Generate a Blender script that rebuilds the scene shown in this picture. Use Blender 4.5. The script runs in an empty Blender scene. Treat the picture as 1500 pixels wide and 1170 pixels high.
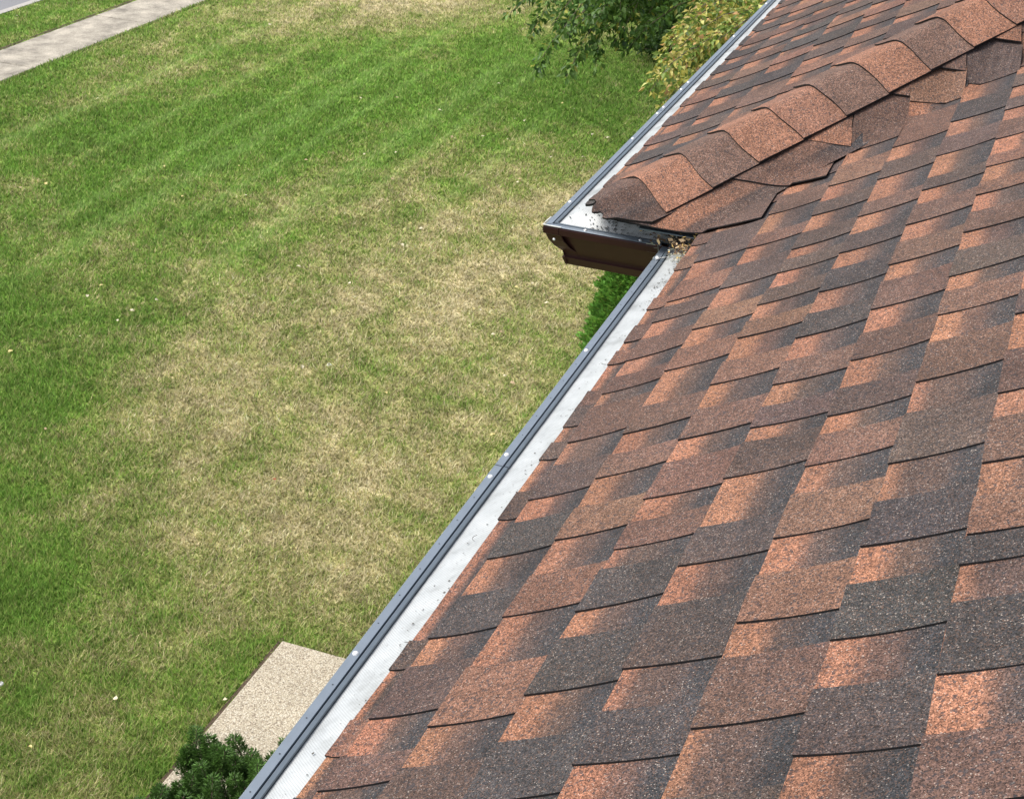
import bpy, math, random
import numpy as np
from mathutils import Vector, Matrix

# ------------------------------------------------------------------ camera, sky, sun, exposure
SC = bpy.context.scene
COL = SC.collection
random.seed(7)
RNG = np.random.default_rng(11)
Z0 = 7.5                                   # camera height above the lawn

cd = bpy.data.cameras.new('camera'); cam = bpy.data.objects.new('camera', cd); COL.objects.link(cam)
right = Vector((0.3449, -0.9373, 0.0497)); down = Vector((-0.4252, -0.2033, -0.882)); fwd = Vector((0.8368, 0.283, -0.4687))
mw = Matrix((( right.x, -down.x, -fwd.x, 0), (right.y, -down.y, -fwd.y, 0), (right.z, -down.z, -fwd.z, Z0), (0, 0, 0, 1)))
cam.matrix_world = mw
cd.sensor_width = 36.0; cd.sensor_fit = 'HORIZONTAL'; cd.lens = 52.82
cd.clip_start = 0.05; cd.clip_end = 1500
SC.camera = cam

SUN_EL, SUN_AZ = math.radians(55), math.radians(104)     # azimuth of the sun seen from the scene, from +X towards +Y
w = bpy.data.worlds.new('World'); SC.world = w; w.use_nodes = True
nt = w.node_tree; bg = nt.nodes['Background']
sky = nt.nodes.new('ShaderNodeTexSky'); sky.sky_type = 'NISHITA'; sky.sun_disc = False
sky.sun_elevation = SUN_EL; sky.sun_rotation = math.pi/2 - SUN_AZ
sky.air_density = 1.0; sky.dust_density = 3.0; sky.ozone_density = 1.0
hs = nt.nodes.new('ShaderNodeHueSaturation'); hs.inputs['Saturation'].default_value = 0.55
nt.links.new(sky.outputs[0], hs.inputs['Color']); nt.links.new(hs.outputs[0], bg.inputs[0])
bg.inputs[1].default_value = 0.15
sd = bpy.data.lights.new('sun', 'SUN'); sun = bpy.data.objects.new('sun', sd); COL.objects.link(sun)
sd.energy = 2.5; sd.angle = math.radians(26); sd.color = (1.0, 0.95, 0.88)
sdir = Vector((math.cos(SUN_EL)*math.cos(SUN_AZ), math.cos(SUN_EL)*math.sin(SUN_AZ), math.sin(SUN_EL)))
sun.rotation_euler = sdir.to_track_quat('Z', 'Y').to_euler(); sun.location = sdir*60
SC.view_settings.view_transform = 'Standard'; SC.view_settings.look = 'None'
SC.view_settings.exposure = 0.45; SC.view_settings.gamma = 1.0
SC.view_settings.use_curve_mapping = False

# ------------------------------------------------------------------ helpers
def tag(o, label=None, cat=None, group=None, kind=None):
    if label: o['label'] = label
    if cat: o['category'] = cat
    if group: o['group'] = group
    if kind: o['kind'] = kind
    return o

def empty(name, loc, rz=0.0):
    o = bpy.data.objects.new(name, None); COL.objects.link(o); o.location = loc; o.rotation_euler = (0, 0, rz)
    o.empty_display_size = 0.1
    return o

def link(name, me, parent=None):
    o = bpy.data.objects.new(name, me); COL.objects.link(o)
    if parent is not None:
        o.parent = parent
        o.matrix_parent_inverse = Matrix.Translation(-world_loc(parent))
    return o

def world_loc(p):
    v = Vector(p.location)
    return v

class MB:
    """collects faces with a material slot and a colour each; build() makes ONE mesh object"""
    def __init__(s): s.v = []; s.f = []; s.m = []; s.c = []; s.hascol = False
    def quadgrid(s, P, col=None, m=0, flip=False):
        # P: list of rows of points; col: same layout of colours or a single colour
        b = len(s.v); nr = len(P); nc = len(P[0])
        for r in P: s.v.extend([tuple(q) for q in r])
        for i in range(nr-1):
            for j in range(nc-1):
                f = [b+i*nc+j, b+i*nc+j+1, b+(i+1)*nc+j+1, b+(i+1)*nc+j]
                cc = None
                if col is not None:
                    if isinstance(col, list): cc = [col[i][j], col[i][j+1], col[i+1][j+1], col[i+1][j]]
                    else: cc = [col]*4
                if flip:
                    f.reverse()
                    if cc: cc = cc[::-1]
                s.f.append(f); s.m.append(m); s.c.append(cc)
    def face(s, pts, m=0, col=None):
        b = len(s.v); s.v.extend([tuple(q) for q in pts]); s.f.append(list(range(b, b+len(pts)))); s.m.append(m)
        s.c.append([col]*len(pts) if col is not None else None)
    def box(s, a, b, m=0, col=None):
        x0, y0, z0 = a; x1, y1, z1 = b
        p = [(x0,y0,z0),(x1,y0,z0),(x1,y1,z0),(x0,y1,z0),(x0,y0,z1),(x1,y0,z1),(x1,y1,z1),(x0,y1,z1)]
        for q in ((0,3,2,1),(4,5,6,7),(0,1,5,4),(1,2,6,5),(2,3,7,6),(3,0,4,7)):
            s.face([p[i] for i in q], m, col)
    def tube(s, pts, rad, n=8, m=0, col=None, cap=True):
        rings = []
        for i, p in enumerate(pts):
            p = Vector(p)
            d = Vector(pts[min(i+1, len(pts)-1)]) - Vector(pts[max(i-1, 0)])
            d.normalize()
            a = d.orthogonal().normalized(); b = d.cross(a)
            r = rad[i] if isinstance(rad, (list, tuple)) else rad
            rings.append([tuple(p + (a*math.cos(t)+b*math.sin(t))*r) for t in [2*math.pi*k/n for k in range(n+1)]])
        s.quadgrid(rings, col, m)
        if cap:
            s.face(rings[0][:-1][::-1], m, col); s.face(rings[-1][:-1], m, col)
    def build(s, name, mats, parent=None, smooth=False):
        me = bpy.data.meshes.new(name)
        me.from_pydata(s.v, [], s.f)
        if not isinstance(mats, (list, tuple)): mats = [mats]
        for k in mats: me.materials.append(k)
        me.polygons.foreach_set('material_index', s.m)
        if any(c is not None for c in s.c):
            at = me.color_attributes.new('Col', 'FLOAT_COLOR', 'CORNER')
            buf = []
            for f, c in zip(s.f, s.c):
                if c is None: c = [(0.05, 0.05, 0.05)]*len(f)
                for q in c: buf.extend((q[0], q[1], q[2], 1.0))
            at.data.foreach_set('color', buf)
        if smooth: me.polygons.foreach_set('use_smooth', [True]*len(s.f))
        me.update()
        return link(name, me, parent)

def np_mesh(name, V, F, C, mat, parent=None, smooth=False):
    """V (n,3), F (m,k) equal-sided faces, C (n,3) per point colour"""
    me = bpy.data.meshes.new(name); n = len(V); m, k = F.shape
    me.vertices.add(n); me.vertices.foreach_set('co', V.astype(np.float32).ravel())
    me.loops.add(m*k); me.loops.foreach_set('vertex_index', F.astype(np.int32).ravel())
    me.polygons.add(m); me.polygons.foreach_set('loop_start', np.arange(0, m*k, k, dtype=np.int32))
    me.polygons.foreach_set('loop_total', np.full(m, k, dtype=np.int32))
    if smooth: me.polygons.foreach_set('use_smooth', np.ones(m, dtype=bool))
    at = me.color_attributes.new('Col', 'FLOAT_COLOR', 'POINT')
    at.data.foreach_set('color', np.c_[C, np.ones(n)].astype(np.float32).ravel())
    me.update(calc_edges=True); me.validate()
    me.materials.append(mat)
    return link(name, me, parent)

def vnoise(x, y, seed=0):
    """smooth value noise, numpy arrays, about -1..1"""
    x = np.asarray(x, float); y = np.asarray(y, float)
    xi = np.floor(x).astype(np.int64); yi = np.floor(y).astype(np.int64)
    fx = x-xi; fy = y-yi; fx = fx*fx*(3-2*fx); fy = fy*fy*(3-2*fy)
    def h(a, b):
        q = (a*374761393 + b*668265263 + seed*1274126177) & 0xffffffff
        q = ((q ^ (q >> 13))*1274126177) & 0xffffffff
        return ((q ^ (q >> 16)) & 0xffff)/32767.5 - 1
    return (h(xi, yi)*(1-fx)+h(xi+1, yi)*fx)*(1-fy) + (h(xi, yi+1)*(1-fx)+h(xi+1, yi+1)*fx)*fy
def fbm(x, y, seed=0, o=4):
    s = 0; a = .55
    for i in range(o): s = s + a*vnoise(np.asarray(x)*2**i+i*17.3, np.asarray(y)*2**i-i*9.1, seed+i); a *= .55
    return s

# ------------------------------------------------------------------ materials
def new_mat(name):
    m = bpy.data.materials.new(name); m.use_nodes = True
    return m, m.node_tree, m.node_tree.nodes['Principled BSDF']
def N(t, kind, **kw):
    n = t.nodes.new(kind)
    for k, v in kw.items():
        if k.startswith('i_'): n.inputs[k[2:]].default_value = v
        else: setattr(n, k, v)
    return n
def noise(t, scale, detail=4, rough=.55, vec=None, dist=0):
    n = N(t, 'ShaderNodeTexNoise'); n.inputs['Scale'].default_value = scale; n.inputs['Detail'].default_value = detail
    n.inputs['Roughness'].default_value = rough; n.inputs['Distortion'].default_value = dist
    if vec is None:
        g = t.nodes.new('ShaderNodeNewGeometry'); vec = g.outputs['Position']
    t.links.new(vec, n.inputs['Vector']); return n
def ramp(t, stops, src):
    r = N(t, 'ShaderNodeValToRGB'); e = r.color_ramp.elements
    while len(e) < len(stops): e.new(0.5)
    for i, (p, c) in enumerate(stops):
        e[i].position = p; e[i].color = (*c, 1) if len(c) == 3 else c
    t.links.new(src, r.inputs[0]); return r
def mixc(t, fac, a, b, mode='MIX'):
    n = N(t, 'ShaderNodeMix', data_type='RGBA', blend_type=mode)
    for s, v in ((0, fac), (6, a), (7, b)):
        if hasattr(v, 'links') or isinstance(v, bpy.types.NodeSocket): t.links.new(v, n.inputs[s])
        elif s == 0: n.inputs[0].default_value = v
        else: n.inputs[s].default_value = (*v, 1)
    return n.outputs[2]
def g3(v): return (v, v, v)

def granule_mat(name, scale=660.0, bump=0.3):
    """mineral granules: every grain has its own tone around the tab's colour"""
    m, t, b = new_mat(name)
    g = t.nodes.new('ShaderNodeNewGeometry')
    at = N(t, 'ShaderNodeVertexColor', layer_name='Col')
    vo = N(t, 'ShaderNodeTexVoronoi'); vo.inputs['Scale'].default_value = scale; t.links.new(g.outputs['Position'], vo.inputs['Vector'])
    sp = N(t, 'ShaderNodeSeparateColor'); t.links.new(vo.outputs['Color'], sp.inputs[0])
    # coarser clumps so that distance keeps some grain
    vo2 = N(t, 'ShaderNodeTexVoronoi'); vo2.inputs['Scale'].default_value = scale*0.42; t.links.new(g.outputs['Position'], vo2.inputs['Vector'])
    sp2 = N(t, 'ShaderNodeSeparateColor'); t.links.new(vo2.outputs['Color'], sp2.inputs[0])
    tone = ramp(t, [(0, g3(.25)), (.3, g3(.62)), (.62, g3(1.05)), (.88, g3(1.5)), (1, g3(2.2))], sp.outputs[0])
    tone2 = ramp(t, [(0, g3(.75)), (.5, g3(.99)), (1, g3(1.28))], sp2.outputs[1])
    c = mixc(t, 1.0, at.outputs[0], tone.outputs[0], 'MULTIPLY')
    c = mixc(t, 1.0, c, tone2.outputs[0], 'MULTIPLY')
    # stray warm and pale grains
    warm = ramp(t, [(.80, g3(0)), (.84, g3(.42))], sp.outputs[1])
    wc = mixc(t, .5, at.outputs[0], (.36, .19, .115))
    c = mixc(t, warm.outputs[0], c, wc)
    pale = ramp(t, [(.972, g3(0)), (.98, g3(.55))], sp.outputs[2])
    c = mixc(t, pale.outputs[0], c, (.50, .43, .37))
    black = ramp(t, [(.0, g3(.7)), (.12, g3(.6)), (.16, g3(0))], sp2.outputs[2])
    c = mixc(t, black.outputs[0], c, (.035, .036, .042))
    n = noise(t, 6, 6, .65); nr = ramp(t, [(.28, g3(.72)), (.5, g3(1.0)), (.72, g3(1.22))], n.outputs[0])
    c = mixc(t, 1.0, c, nr.outputs[0], 'MULTIPLY')
    n2 = noise(t, 45, 3, .6); nr2 = ramp(t, [(.3, g3(.86)), (.7, g3(1.14))], n2.outputs[0])
    c = mixc(t, 1.0, c, nr2.outputs[0], 'MULTIPLY')
    t.links.new(c, b.inputs['Base Color'])
    b.inputs['Roughness'].default_value = .88; b.inputs['Specular IOR Level'].default_value = .35
    bp = N(t, 'ShaderNodeBump'); bp.inputs['Strength'].default_value = bump; bp.inputs['Distance'].default_value = .0012
    t.links.new(vo.outputs['Distance'], bp.inputs['Height']); bp.invert = True
    t.links.new(bp.outputs[0], b.inputs['Normal'])
    return m
M_GRAN = granule_mat('shingle_granules')

def plain(name, col, rough=.6, metal=0, var=.12, scale=30, bump=0.0, spec=.5):
    m, t, b = new_mat(name)
    n = noise(t, scale, 5, .6); r = ramp(t, [(.3, g3(1-var)), (.7, g3(1+var))], n.outputs[0])
    c = mixc(t, 1.0, col, r.outputs[0], 'MULTIPLY')
    t.links.new(c, b.inputs['Base Color']); b.inputs['Roughness'].default_value = rough; b.inputs['Metallic'].default_value = metal
    b.inputs['Specular IOR Level'].default_value = spec
    if bump:
        bp = N(t, 'ShaderNodeBump'); bp.inputs['Strength'].default_value = bump; bp.inputs['Distance'].default_value = .01
        t.links.new(n.outputs[0], bp.inputs['Height']); t.links.new(bp.outputs[0], b.inputs['Normal'])
    return m
M_EDGE = plain('asphalt_cut_edge', (.012, .011, .012), .9, 0, .3, 200)
M_DECK = plain('roof_felt', (.03, .03, .03), .95)
M_BROWN = plain('brown_gutter_enamel', (.040, .0135, .012), .42, 0, .14, 14, 0, .25)
M_LIPIN = plain('gutter_inside_metal', (.35, .35, .34), .5, .3, .2, 20)
M_FLANGE = plain('slate_grey_guard_enamel', (.215, .255, .30), .33, .2, .06, 40)
M_RAIL = plain('slate_grey_rail_enamel', (.13, .16, .19), .35, .2, .08, 40)
M_GROOVE = plain('groove_black', (.012, .014, .018), .6)
M_RIVET = plain('white_rivet_metal', (.86, .87, .88), .25, .2, .03, 60)
M_WHITE = plain('white_caulk', (.80, .80, .78), .6, 0, .05, 60)
M_SIDING = plain('pale_siding', (.55, .53, .48), .7, 0, .05, 3)
M_SOFFIT = plain('brown_soffit', (.09, .05, .04), .6)
M_DEBRIS = plain('dark_roof_grit', (.07, .065, .05), .9, 0, .4, 90)

def guard_mat():
    m, t, b = new_mat('perforated_aluminium')
    g = t.nodes.new('ShaderNodeNewGeometry')
    mp = N(t, 'ShaderNodeMapping'); mp.inputs['Scale'].default_value = (1, 1, 0); mp.inputs['Rotation'].default_value = (0, 0, math.radians(45))
    t.links.new(g.outputs['Position'], mp.inputs['Vector'])
    vo = N(t, 'ShaderNodeTexVoronoi', voronoi_dimensions='2D'); vo.inputs['Scale'].default_value = 260; vo.inputs['Randomness'].default_value = 0.0
    t.links.new(mp.outputs[0], vo.inputs['Vector'])
    hole = ramp(t, [(.24, g3(1)), (.30, g3(0))], vo.outputs['Distance'])
    n = noise(t, 14, 6, .65); dirt = ramp(t, [(.30, (.33, .345, .34)), (.46, (.47, .495, .495)), (.6, (.54, .565, .565)), (1, (.58, .605, .605))], n.outputs[0])
    n2 = noise(t, 160, 3, .7); sp = ramp(t, [(.62, g3(0)), (.70, g3(.6))], n2.outputs[0])
    c = mixc(t, sp.outputs[0], dirt.outputs[0], (.30, .29, .27))
    mul = N(t, 'ShaderNodeMath', operation='MULTIPLY'); t.links.new(hole.outputs[0], mul.inputs[0]); mul.inputs[1].default_value = .6
    c = mixc(t, mul.outputs[0], c, (.25, .26, .27))
    t.links.new(c, b.inputs['Base Color']); b.inputs['Roughness'].default_value = .45; b.inputs['Metallic'].default_value = .15
    return m
M_GUARD = guard_mat()

def vcol_mat(name, rough=.6, trans=0.0, spec=.3, detail=None):
    m, t, b = new_mat(name)
    at = N(t, 'ShaderNodeVertexColor', layer_name='Col')
    c = at.outputs[0]
    if detail:
        sc, amt = detail
        n = noise(t, sc, 5, .7); r = ramp(t, [(.3, g3(1-amt)), (.7, g3(1+amt))], n.outputs[0]); c = mixc(t, 1.0, c, r.outputs[0], 'MULTIPLY')
    t.links.new(c, b.inputs['Base Color']); b.inputs['Roughness'].default_value = rough; b.inputs['Specular IOR Level'].default_value = spec
    if trans:
        tr = N(t, 'ShaderNodeBsdfTranslucent'); t.links.new(c, tr.inputs[0])
        mx = N(t, 'ShaderNodeMixShader'); mx.inputs[0].default_value = trans
        t.links.new(b.outputs[0], mx.inputs[1]); t.links.new(tr.outputs[0], mx.inputs[2])
        t.links.new(mx.outputs[0], t.nodes['Material Output'].inputs[0])
    return m
M_BLADE = vcol_mat('grass_blades', .6, .3, .25)
M_THATCH = vcol_mat('lawn_thatch', .95, 0, .1, (60, .45))
M_LEAF = vcol_mat('tree_leaves', .5, .35, .4)
M_NEEDLE = vcol_mat('evergreen_foliage', .55, .2, .35)
M_BARK = plain('bark', (.13, .095, .07), .9, 0, .35, 25, .5)
M_SOIL = plain('bare_soil', (.085, .058, .038), .95, 0, .45, 40, .6)
def concrete(name, col, var, blot):
    m, t, b = new_mat(name)
    n = noise(t, 2.2, 6, .65); r = ramp(t, [(.3, g3(1-blot)), (.7, g3(1+blot))], n.outputs[0])
    n2 = noise(t, 70, 4, .7); r2 = ramp(t, [(.3, g3(1-var)), (.7, g3(1+var))], n2.outputs[0])
    c = mixc(t, 1.0, col, r.outputs[0], 'MULTIPLY'); c = mixc(t, 1.0, c, r2.outputs[0], 'MULTIPLY')
    t.links.new(c, b.inputs['Base Color']); b.inputs['Roughness'].default_value = .9
    bp = N(t, 'ShaderNodeBump'); bp.inputs['Strength'].default_value = .3; bp.inputs['Distance'].default_value = .01
    t.links.new(n2.outputs[0], bp.inputs['Height']); t.links.new(bp.outputs[0], b.inputs['Normal'])
    return m
M_WALK = concrete('sidewalk_concrete', (.36, .325, .265), .5, .5)
M_ROAD = concrete('road_asphalt', (.22, .22, .23), .15, .08)
M_KERB = concrete('kerb_concrete', (.42, .40, .37), .1, .1)
def aggregate():
    m, t, b = new_mat('exposed_aggregate')
    g = t.nodes.new('ShaderNodeNewGeometry')
    vo = N(t, 'ShaderNodeTexVoronoi'); vo.inputs['Scale'].default_value = 88; t.links.new(g.outputs['Position'], vo.inputs['Vector'])
    sp = N(t, 'ShaderNodeSeparateColor'); t.links.new(vo.outputs['Color'], sp.inputs[0])
    c = ramp(t, [(0, (.26, .21, .15)), (.14, (.38, .32, .235)), (.45, (.48, .42, .31)), (.75, (.54, .475, .36)), (1, (.62, .57, .46))], sp.outputs[0])
    e = ramp(t, [(.35, g3(1)), (.75, g3(.6))], vo.outputs['Distance'])
    n = noise(t, 3, 4, .6); nr = ramp(t, [(.3, g3(.9)), (.7, g3(1.08))], n.outputs[0])
    cc = mixc(t, 1.0, c.outputs[0], nr.outputs[0], 'MULTIPLY'); cc = mixc(t, 1.0, cc, e.outputs[0], 'MULTIPLY')
    t.links.new(cc, b.inputs['Base Color']); b.inputs['Roughness'].default_value = .8
    bp = N(t, 'ShaderNodeBump'); bp.inputs['Strength'].default_value = .6; bp.inputs['Distance'].default_value = .006; bp.invert = True
    t.links.new(vo.outputs['Distance'], bp.inputs['Height']); t.links.new(bp.outputs[0], b.inputs['Normal'])
    return m
M_AGG = aggregate()
# ------------------------------------------------------------------ roof geometry
A = 0.51732; CA, SA = math.cos(A), math.sin(A); PT = math.tan(A)
YE, ZE = 0.7257, Z0-1.433                  # near eave edge
WOFF = 0.335                               # how far the bumped-out part stands forward
XC = 3.60                                  # eave of the little hip slope
VAL, HIP = XC+YE, XC+YE+WOFF               # X+Y on valley and on hip line
def undul(x, t):
    return .0022*math.sin(2.1*x+1.3*t)+.0016*math.sin(5.3*x-3.1*t+1)+.0012*math.sin(9.7*t+2.2*x)
def PN(x, t, h=0.0):
    h = h+undul(x, t); return (x, YE-t*CA+h*SA, ZE+t*SA+h*CA)
NV = math.sqrt(1+CA*CA)
VD = Vector((CA, -CA, SA))/NV               # along the valley
NHV = Vector((-SA, 0, CA)); WUP = -(NHV.cross(VD)).normalized(); WUP = WUP if WUP.y > 0 else -WUP
BV = Vector((XC, YE, ZE))
PN_flat = PN
def PN(x, t, h=0.0):
    e = ((x-XC)-t*CA)/NV
    if e <= 0: return PN_flat(x, t, h)
    s = ((x-XC)*CA+t)/NV
    q = min(1, e/.05)
    n = (Vector((0, SA, CA)).lerp(NHV, q)).normalized()
    p = BV+VD*s+WUP*e+n*(h+undul(x, t)*.5+.004*math.exp(-(e/.02)**2)*0)
    return tuple(p)
def PF(x, t, h=0.0):
    h = h+undul(x+3, t+1); return (x, YE+WOFF-t*CA+h*SA, ZE+t*SA+h*CA)
def PH(y, t, h=0.0):
    h = h+undul(y+5, t); return (XC+t*CA-h*SA, y, ZE+t*SA+h*CA)
E_ = .143
def butt(k, x):
    if k <= -2: return 0.0
    tilt = max(-.03, min(.055, .020*(x-1.3)))
    if k == -1: return .034+max(0, .45*tilt)
    return .157+E_*k+tilt
O_ = (.288, .132, .077); B_ = (.108, .063, .048); d_ = (.073, .052, .045); D_ = (.045, .041, .041); R_ = (.158, .084, .058); K_ = (.035, .036, .039)
TONE = dict(O=O_, B=B_, d=d_, D=D_, R=R_, K=K_)
def lerp(a, b, f): return tuple(x+(y-x)*f for x, y in zip(a, b))
def jit(c, s=.08):
    k = 1+random.uniform(-s, s); return tuple(max(0, q*k*(1+random.uniform(-.03, .03))) for q in c)
def prof(u):                               # lift of a course above the deck, from its butt (u=0) up to the next butt
    return .0082-.0127*u+.008*u*u
US = [0, .12, .3, .5, .7, .86, .96, 1.03]
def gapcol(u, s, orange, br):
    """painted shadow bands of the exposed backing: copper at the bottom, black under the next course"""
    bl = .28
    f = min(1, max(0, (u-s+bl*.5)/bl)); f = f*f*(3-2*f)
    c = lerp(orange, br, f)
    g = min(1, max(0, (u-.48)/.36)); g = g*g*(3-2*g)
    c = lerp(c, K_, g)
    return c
GU = [0, .1, .2, .27, .33, .39, .45, .52, .59, .66, .73, .80, .9, 1.0, 1.06]

def backing_strip(PL, k, x0, x1, edges, cols, xlo, xhi, bt):
    """one shingle of course k from x0 to x1; edges = tab edges inside, cols(i) tones of each cell"""
    xs = sorted(set([x0, x1]+[e for e in edges if x0 < e < x1]))
    full = [xs[0]]
    for e in xs[1:]:
        n = max(1, int((e-full[-1])/.09)); a = full[-1]
        for q in range(1, n+1): full.append(a+(e-a)*q/n)
    mb = MB()
    n1 = lambda x: .0012*math.sin(37*x+k)+.0009*math.sin(83*x+2*k)
    for j in range(len(full)-1):
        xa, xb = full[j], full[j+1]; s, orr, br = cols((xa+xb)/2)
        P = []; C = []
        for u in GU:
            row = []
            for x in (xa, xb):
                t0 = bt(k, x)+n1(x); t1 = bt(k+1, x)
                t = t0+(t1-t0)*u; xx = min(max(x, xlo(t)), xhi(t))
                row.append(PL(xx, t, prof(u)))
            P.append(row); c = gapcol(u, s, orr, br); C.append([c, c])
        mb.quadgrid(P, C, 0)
        # butt face
        t0 = [bt(k, x)+n1(x) for x in (xa, xb)]
        q = [min(max(x, xlo(tt)), xhi(tt)) for x, tt in zip((xa, xb), t0)]
        mb.face([PL(q[0], t0[0], prof(0)-.003), PL(q[1], t0[1], prof(0)-.003), PL(q[1], t0[1], prof(0)), PL(q[0], t0[0], prof(0))][::-1], 1)
    # near end face (joint)
    for (xe, fl) in ((x0, False), (x1, True)):
        rows = []
        for u in US:
            t = bt(k, xe)+(bt(k+1, xe)-bt(k, xe))*u; xx = min(max(xe, xlo(t)), xhi(t))
            rows.append([PL(xx, t, prof(u)-.0035), PL(xx, t, prof(u))])
        mb.quadgrid(rows, None, 1, fl)
    return mb

def tab_mesh(mb, PL, k, x0, x1, col, xlo, xhi, bt, thick=.0031):
    if x1-x0 < .004: return False
    t_mid = bt(k, x0)+.5*E_
    if min(x1, xhi(t_mid))-max(x0, xlo(t_mid)) < .006: return False
    sk0 = random.uniform(-.006, .006); sk1 = random.uniform(-.006, .006)
    amp = random.uniform(.6, 1.5); lift = random.uniform(0, .0009)
    rows = []; rowc = []; low0 = []; low1 = []
    for u in US:
        h = prof(u)+thick+lift*(1-u); h -= .0011*(amp-.6)*math.sin(math.pi*min(1, u))
        h = max(h, prof(u)+thick*.55)
        row = []
        for q in (0, .5, 1):
            x = x0+(x1-x0)*q + (sk0*(1-q)+sk1*q)*(u-.5)
            t0 = bt(k, x); t = t0+(bt(k+1, x)-t0)*u
            if u == 0: t += .0012*math.sin(61*x)
            xx = min(max(x, xlo(t)), xhi(t)); row.append(PL(xx, t, h))
            if q == 0: low0.append(PL(xx, t, prof(u)-.0002))
            if q == 1: low1.append(PL(xx, t, prof(u)-.0002))
        rows.append(row)
    ca = jit(col, .14); cb_ = jit(col, .14); w_ = random.choice((O_, K_, B_)); ca = lerp(ca, w_, random.uniform(0, .14))
    mb.quadgrid(rows, [[lerp(ca, cb_, min(1, .5*u+.25*q)) for q in (0, 1, 2)] for u in US], 0)
    mb.quadgrid([[a, r[0]] for a, r in zip(low0, rows)], None, 1)
    mb.quadgrid([[r[2], a] for a, r in zip(low1, rows)], None, 1)
    b = [PL(0, 0, 0)]
    r = rows[0]
    lo = [low0[0], tuple((Vector(low0[0])+Vector(low1[0]))/2), low1[0]]
    mb.quadgrid([lo, r], None, 1)
    return True

def cam_px(p):
    v = Vector(p)-Vector((0, 0, Z0)); d = v.dot(fwd)
    if d < .1: return None
    return (v.dot(right)/d*2200.8+750, v.dot(down)/d*2200.8+585, d)
def in_view(p, mg=30):
    q = cam_px(p)
    return q is not None and -mg < q[0] < 1500+mg and -mg < q[1] < 1170+mg

def random_tabs(x0, x1, weights='BBBBdddDDDRR'):
    out = []; x = x0+random.uniform(0, .1)
    while x < x1:
        wd = random.choice((.10, .115, .12, .125, .14)) if random.random() < .9 else .2
        out.append((x, min(x+wd, x1), random.choice(weights))); x += wd+random.uniform(.07, .115)
    return out

house = empty('house', (4.0, 0.4, 0.0))
tag(house, 'house with brown and copper asphalt shingle roof and grey-white covered gutter along the lawn', 'house')
TABS = {
  -1: [(1.519, 1.646, 'd'), (1.725, 1.848, 'D'), (1.965, 2.084, 'D'), (2.165, 2.289, 'd'), (2.387, 2.541, 'B'), (2.601, 2.681, 'B'), (2.765, 2.878, 'B'), (2.974, 3.06, 'd'), (3.098, 3.223, 'R'), (3.344, 3.553, 'd')],
  0: [(1.468, 1.605, 'R'), (1.74, 1.857, 'R'), (1.969, 2.074, 'R'), (2.181, 2.266, 'B'), (2.35, 2.459, 'B'), (2.621, 2.729, 'R'), (2.828, 2.934, 'R'), (3.061, 3.209, 'd'), (3.323, 3.408, 'B'), (3.562, 3.701, 'B')],
  1: [(1.279, 1.397, 'D'), (1.499, 1.63, 'D'), (1.705, 1.818, 'D'), (1.877, 1.962, 'B'), (2.036, 2.164, 'B'), (2.25, 2.364, 'B'), (2.471, 2.571, 'R'), (2.684, 2.769, 'R'), (2.859, 2.945, 'd'), (3.042, 3.127, 'd'), (3.194, 3.299, 'd'), (3.417, 3.516, 'd'), (3.636, 3.799, 'R'), (3.925, 4.157, 'B')],
  2: [(1.513, 1.663, 'D'), (1.769, 1.88, 'D'), (2.04, 2.16, 'd'), (2.214, 2.295, 'd'), (2.383, 2.483, 'B'), (2.59, 2.699, 'D'), (2.816, 2.939, 'D'), (3.038, 3.151, 'D'), (3.275, 3.372, 'B'), (3.54, 3.675, 'd'), (3.801, 4.06, 'B'), (4.116, 4.477, 'R')],
  3: [(1.358, 1.496, 'B'), (1.573, 1.691, 'R'), (1.791, 1.914, 'R'), (2.009, 2.111, 'B'), (2.182, 2.284, 'd'), (2.398, 2.512, 'B'), (2.62, 2.753, 'B'), (2.844, 2.967, 'B'), (3.079, 3.206, 'B'), (3.307, 3.392, 'd'), (3.571, 3.717, 'd'), (3.851, 4.028, 'D'), (4.192, 4.526, 'd')],
  4: [(1.273, 1.396, 'D'), (1.494, 1.616, 'D'), (1.706, 1.826, 'D'), (1.94, 2.101, 'd'), (2.22, 2.369, 'B'), (2.487, 2.592, 'B'), (2.668, 2.793, 'd'), (2.893, 3.009, 'B'), (3.122, 3.207, 'R'), (3.321, 3.411, 'R'), (3.541, 3.684, 'B')],
  5: [(1.165, 1.279, 'B'), (1.383, 1.524, 'D'), (1.605, 1.67, 'D'), (1.674, 1.772, 'R'), (1.862, 1.996, 'B'), (2.086, 2.236, 'B')],
}

STARTER = [(1.441, 'R'), (1.654, 'd'), (2.113, 'd'), (2.337, 'd'), (2.477, 'd'), (2.555, 'B'), (2.777, 'R'), (2.9, 'B'), (3.088, 'R'), (3.338, 'R')]

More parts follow.
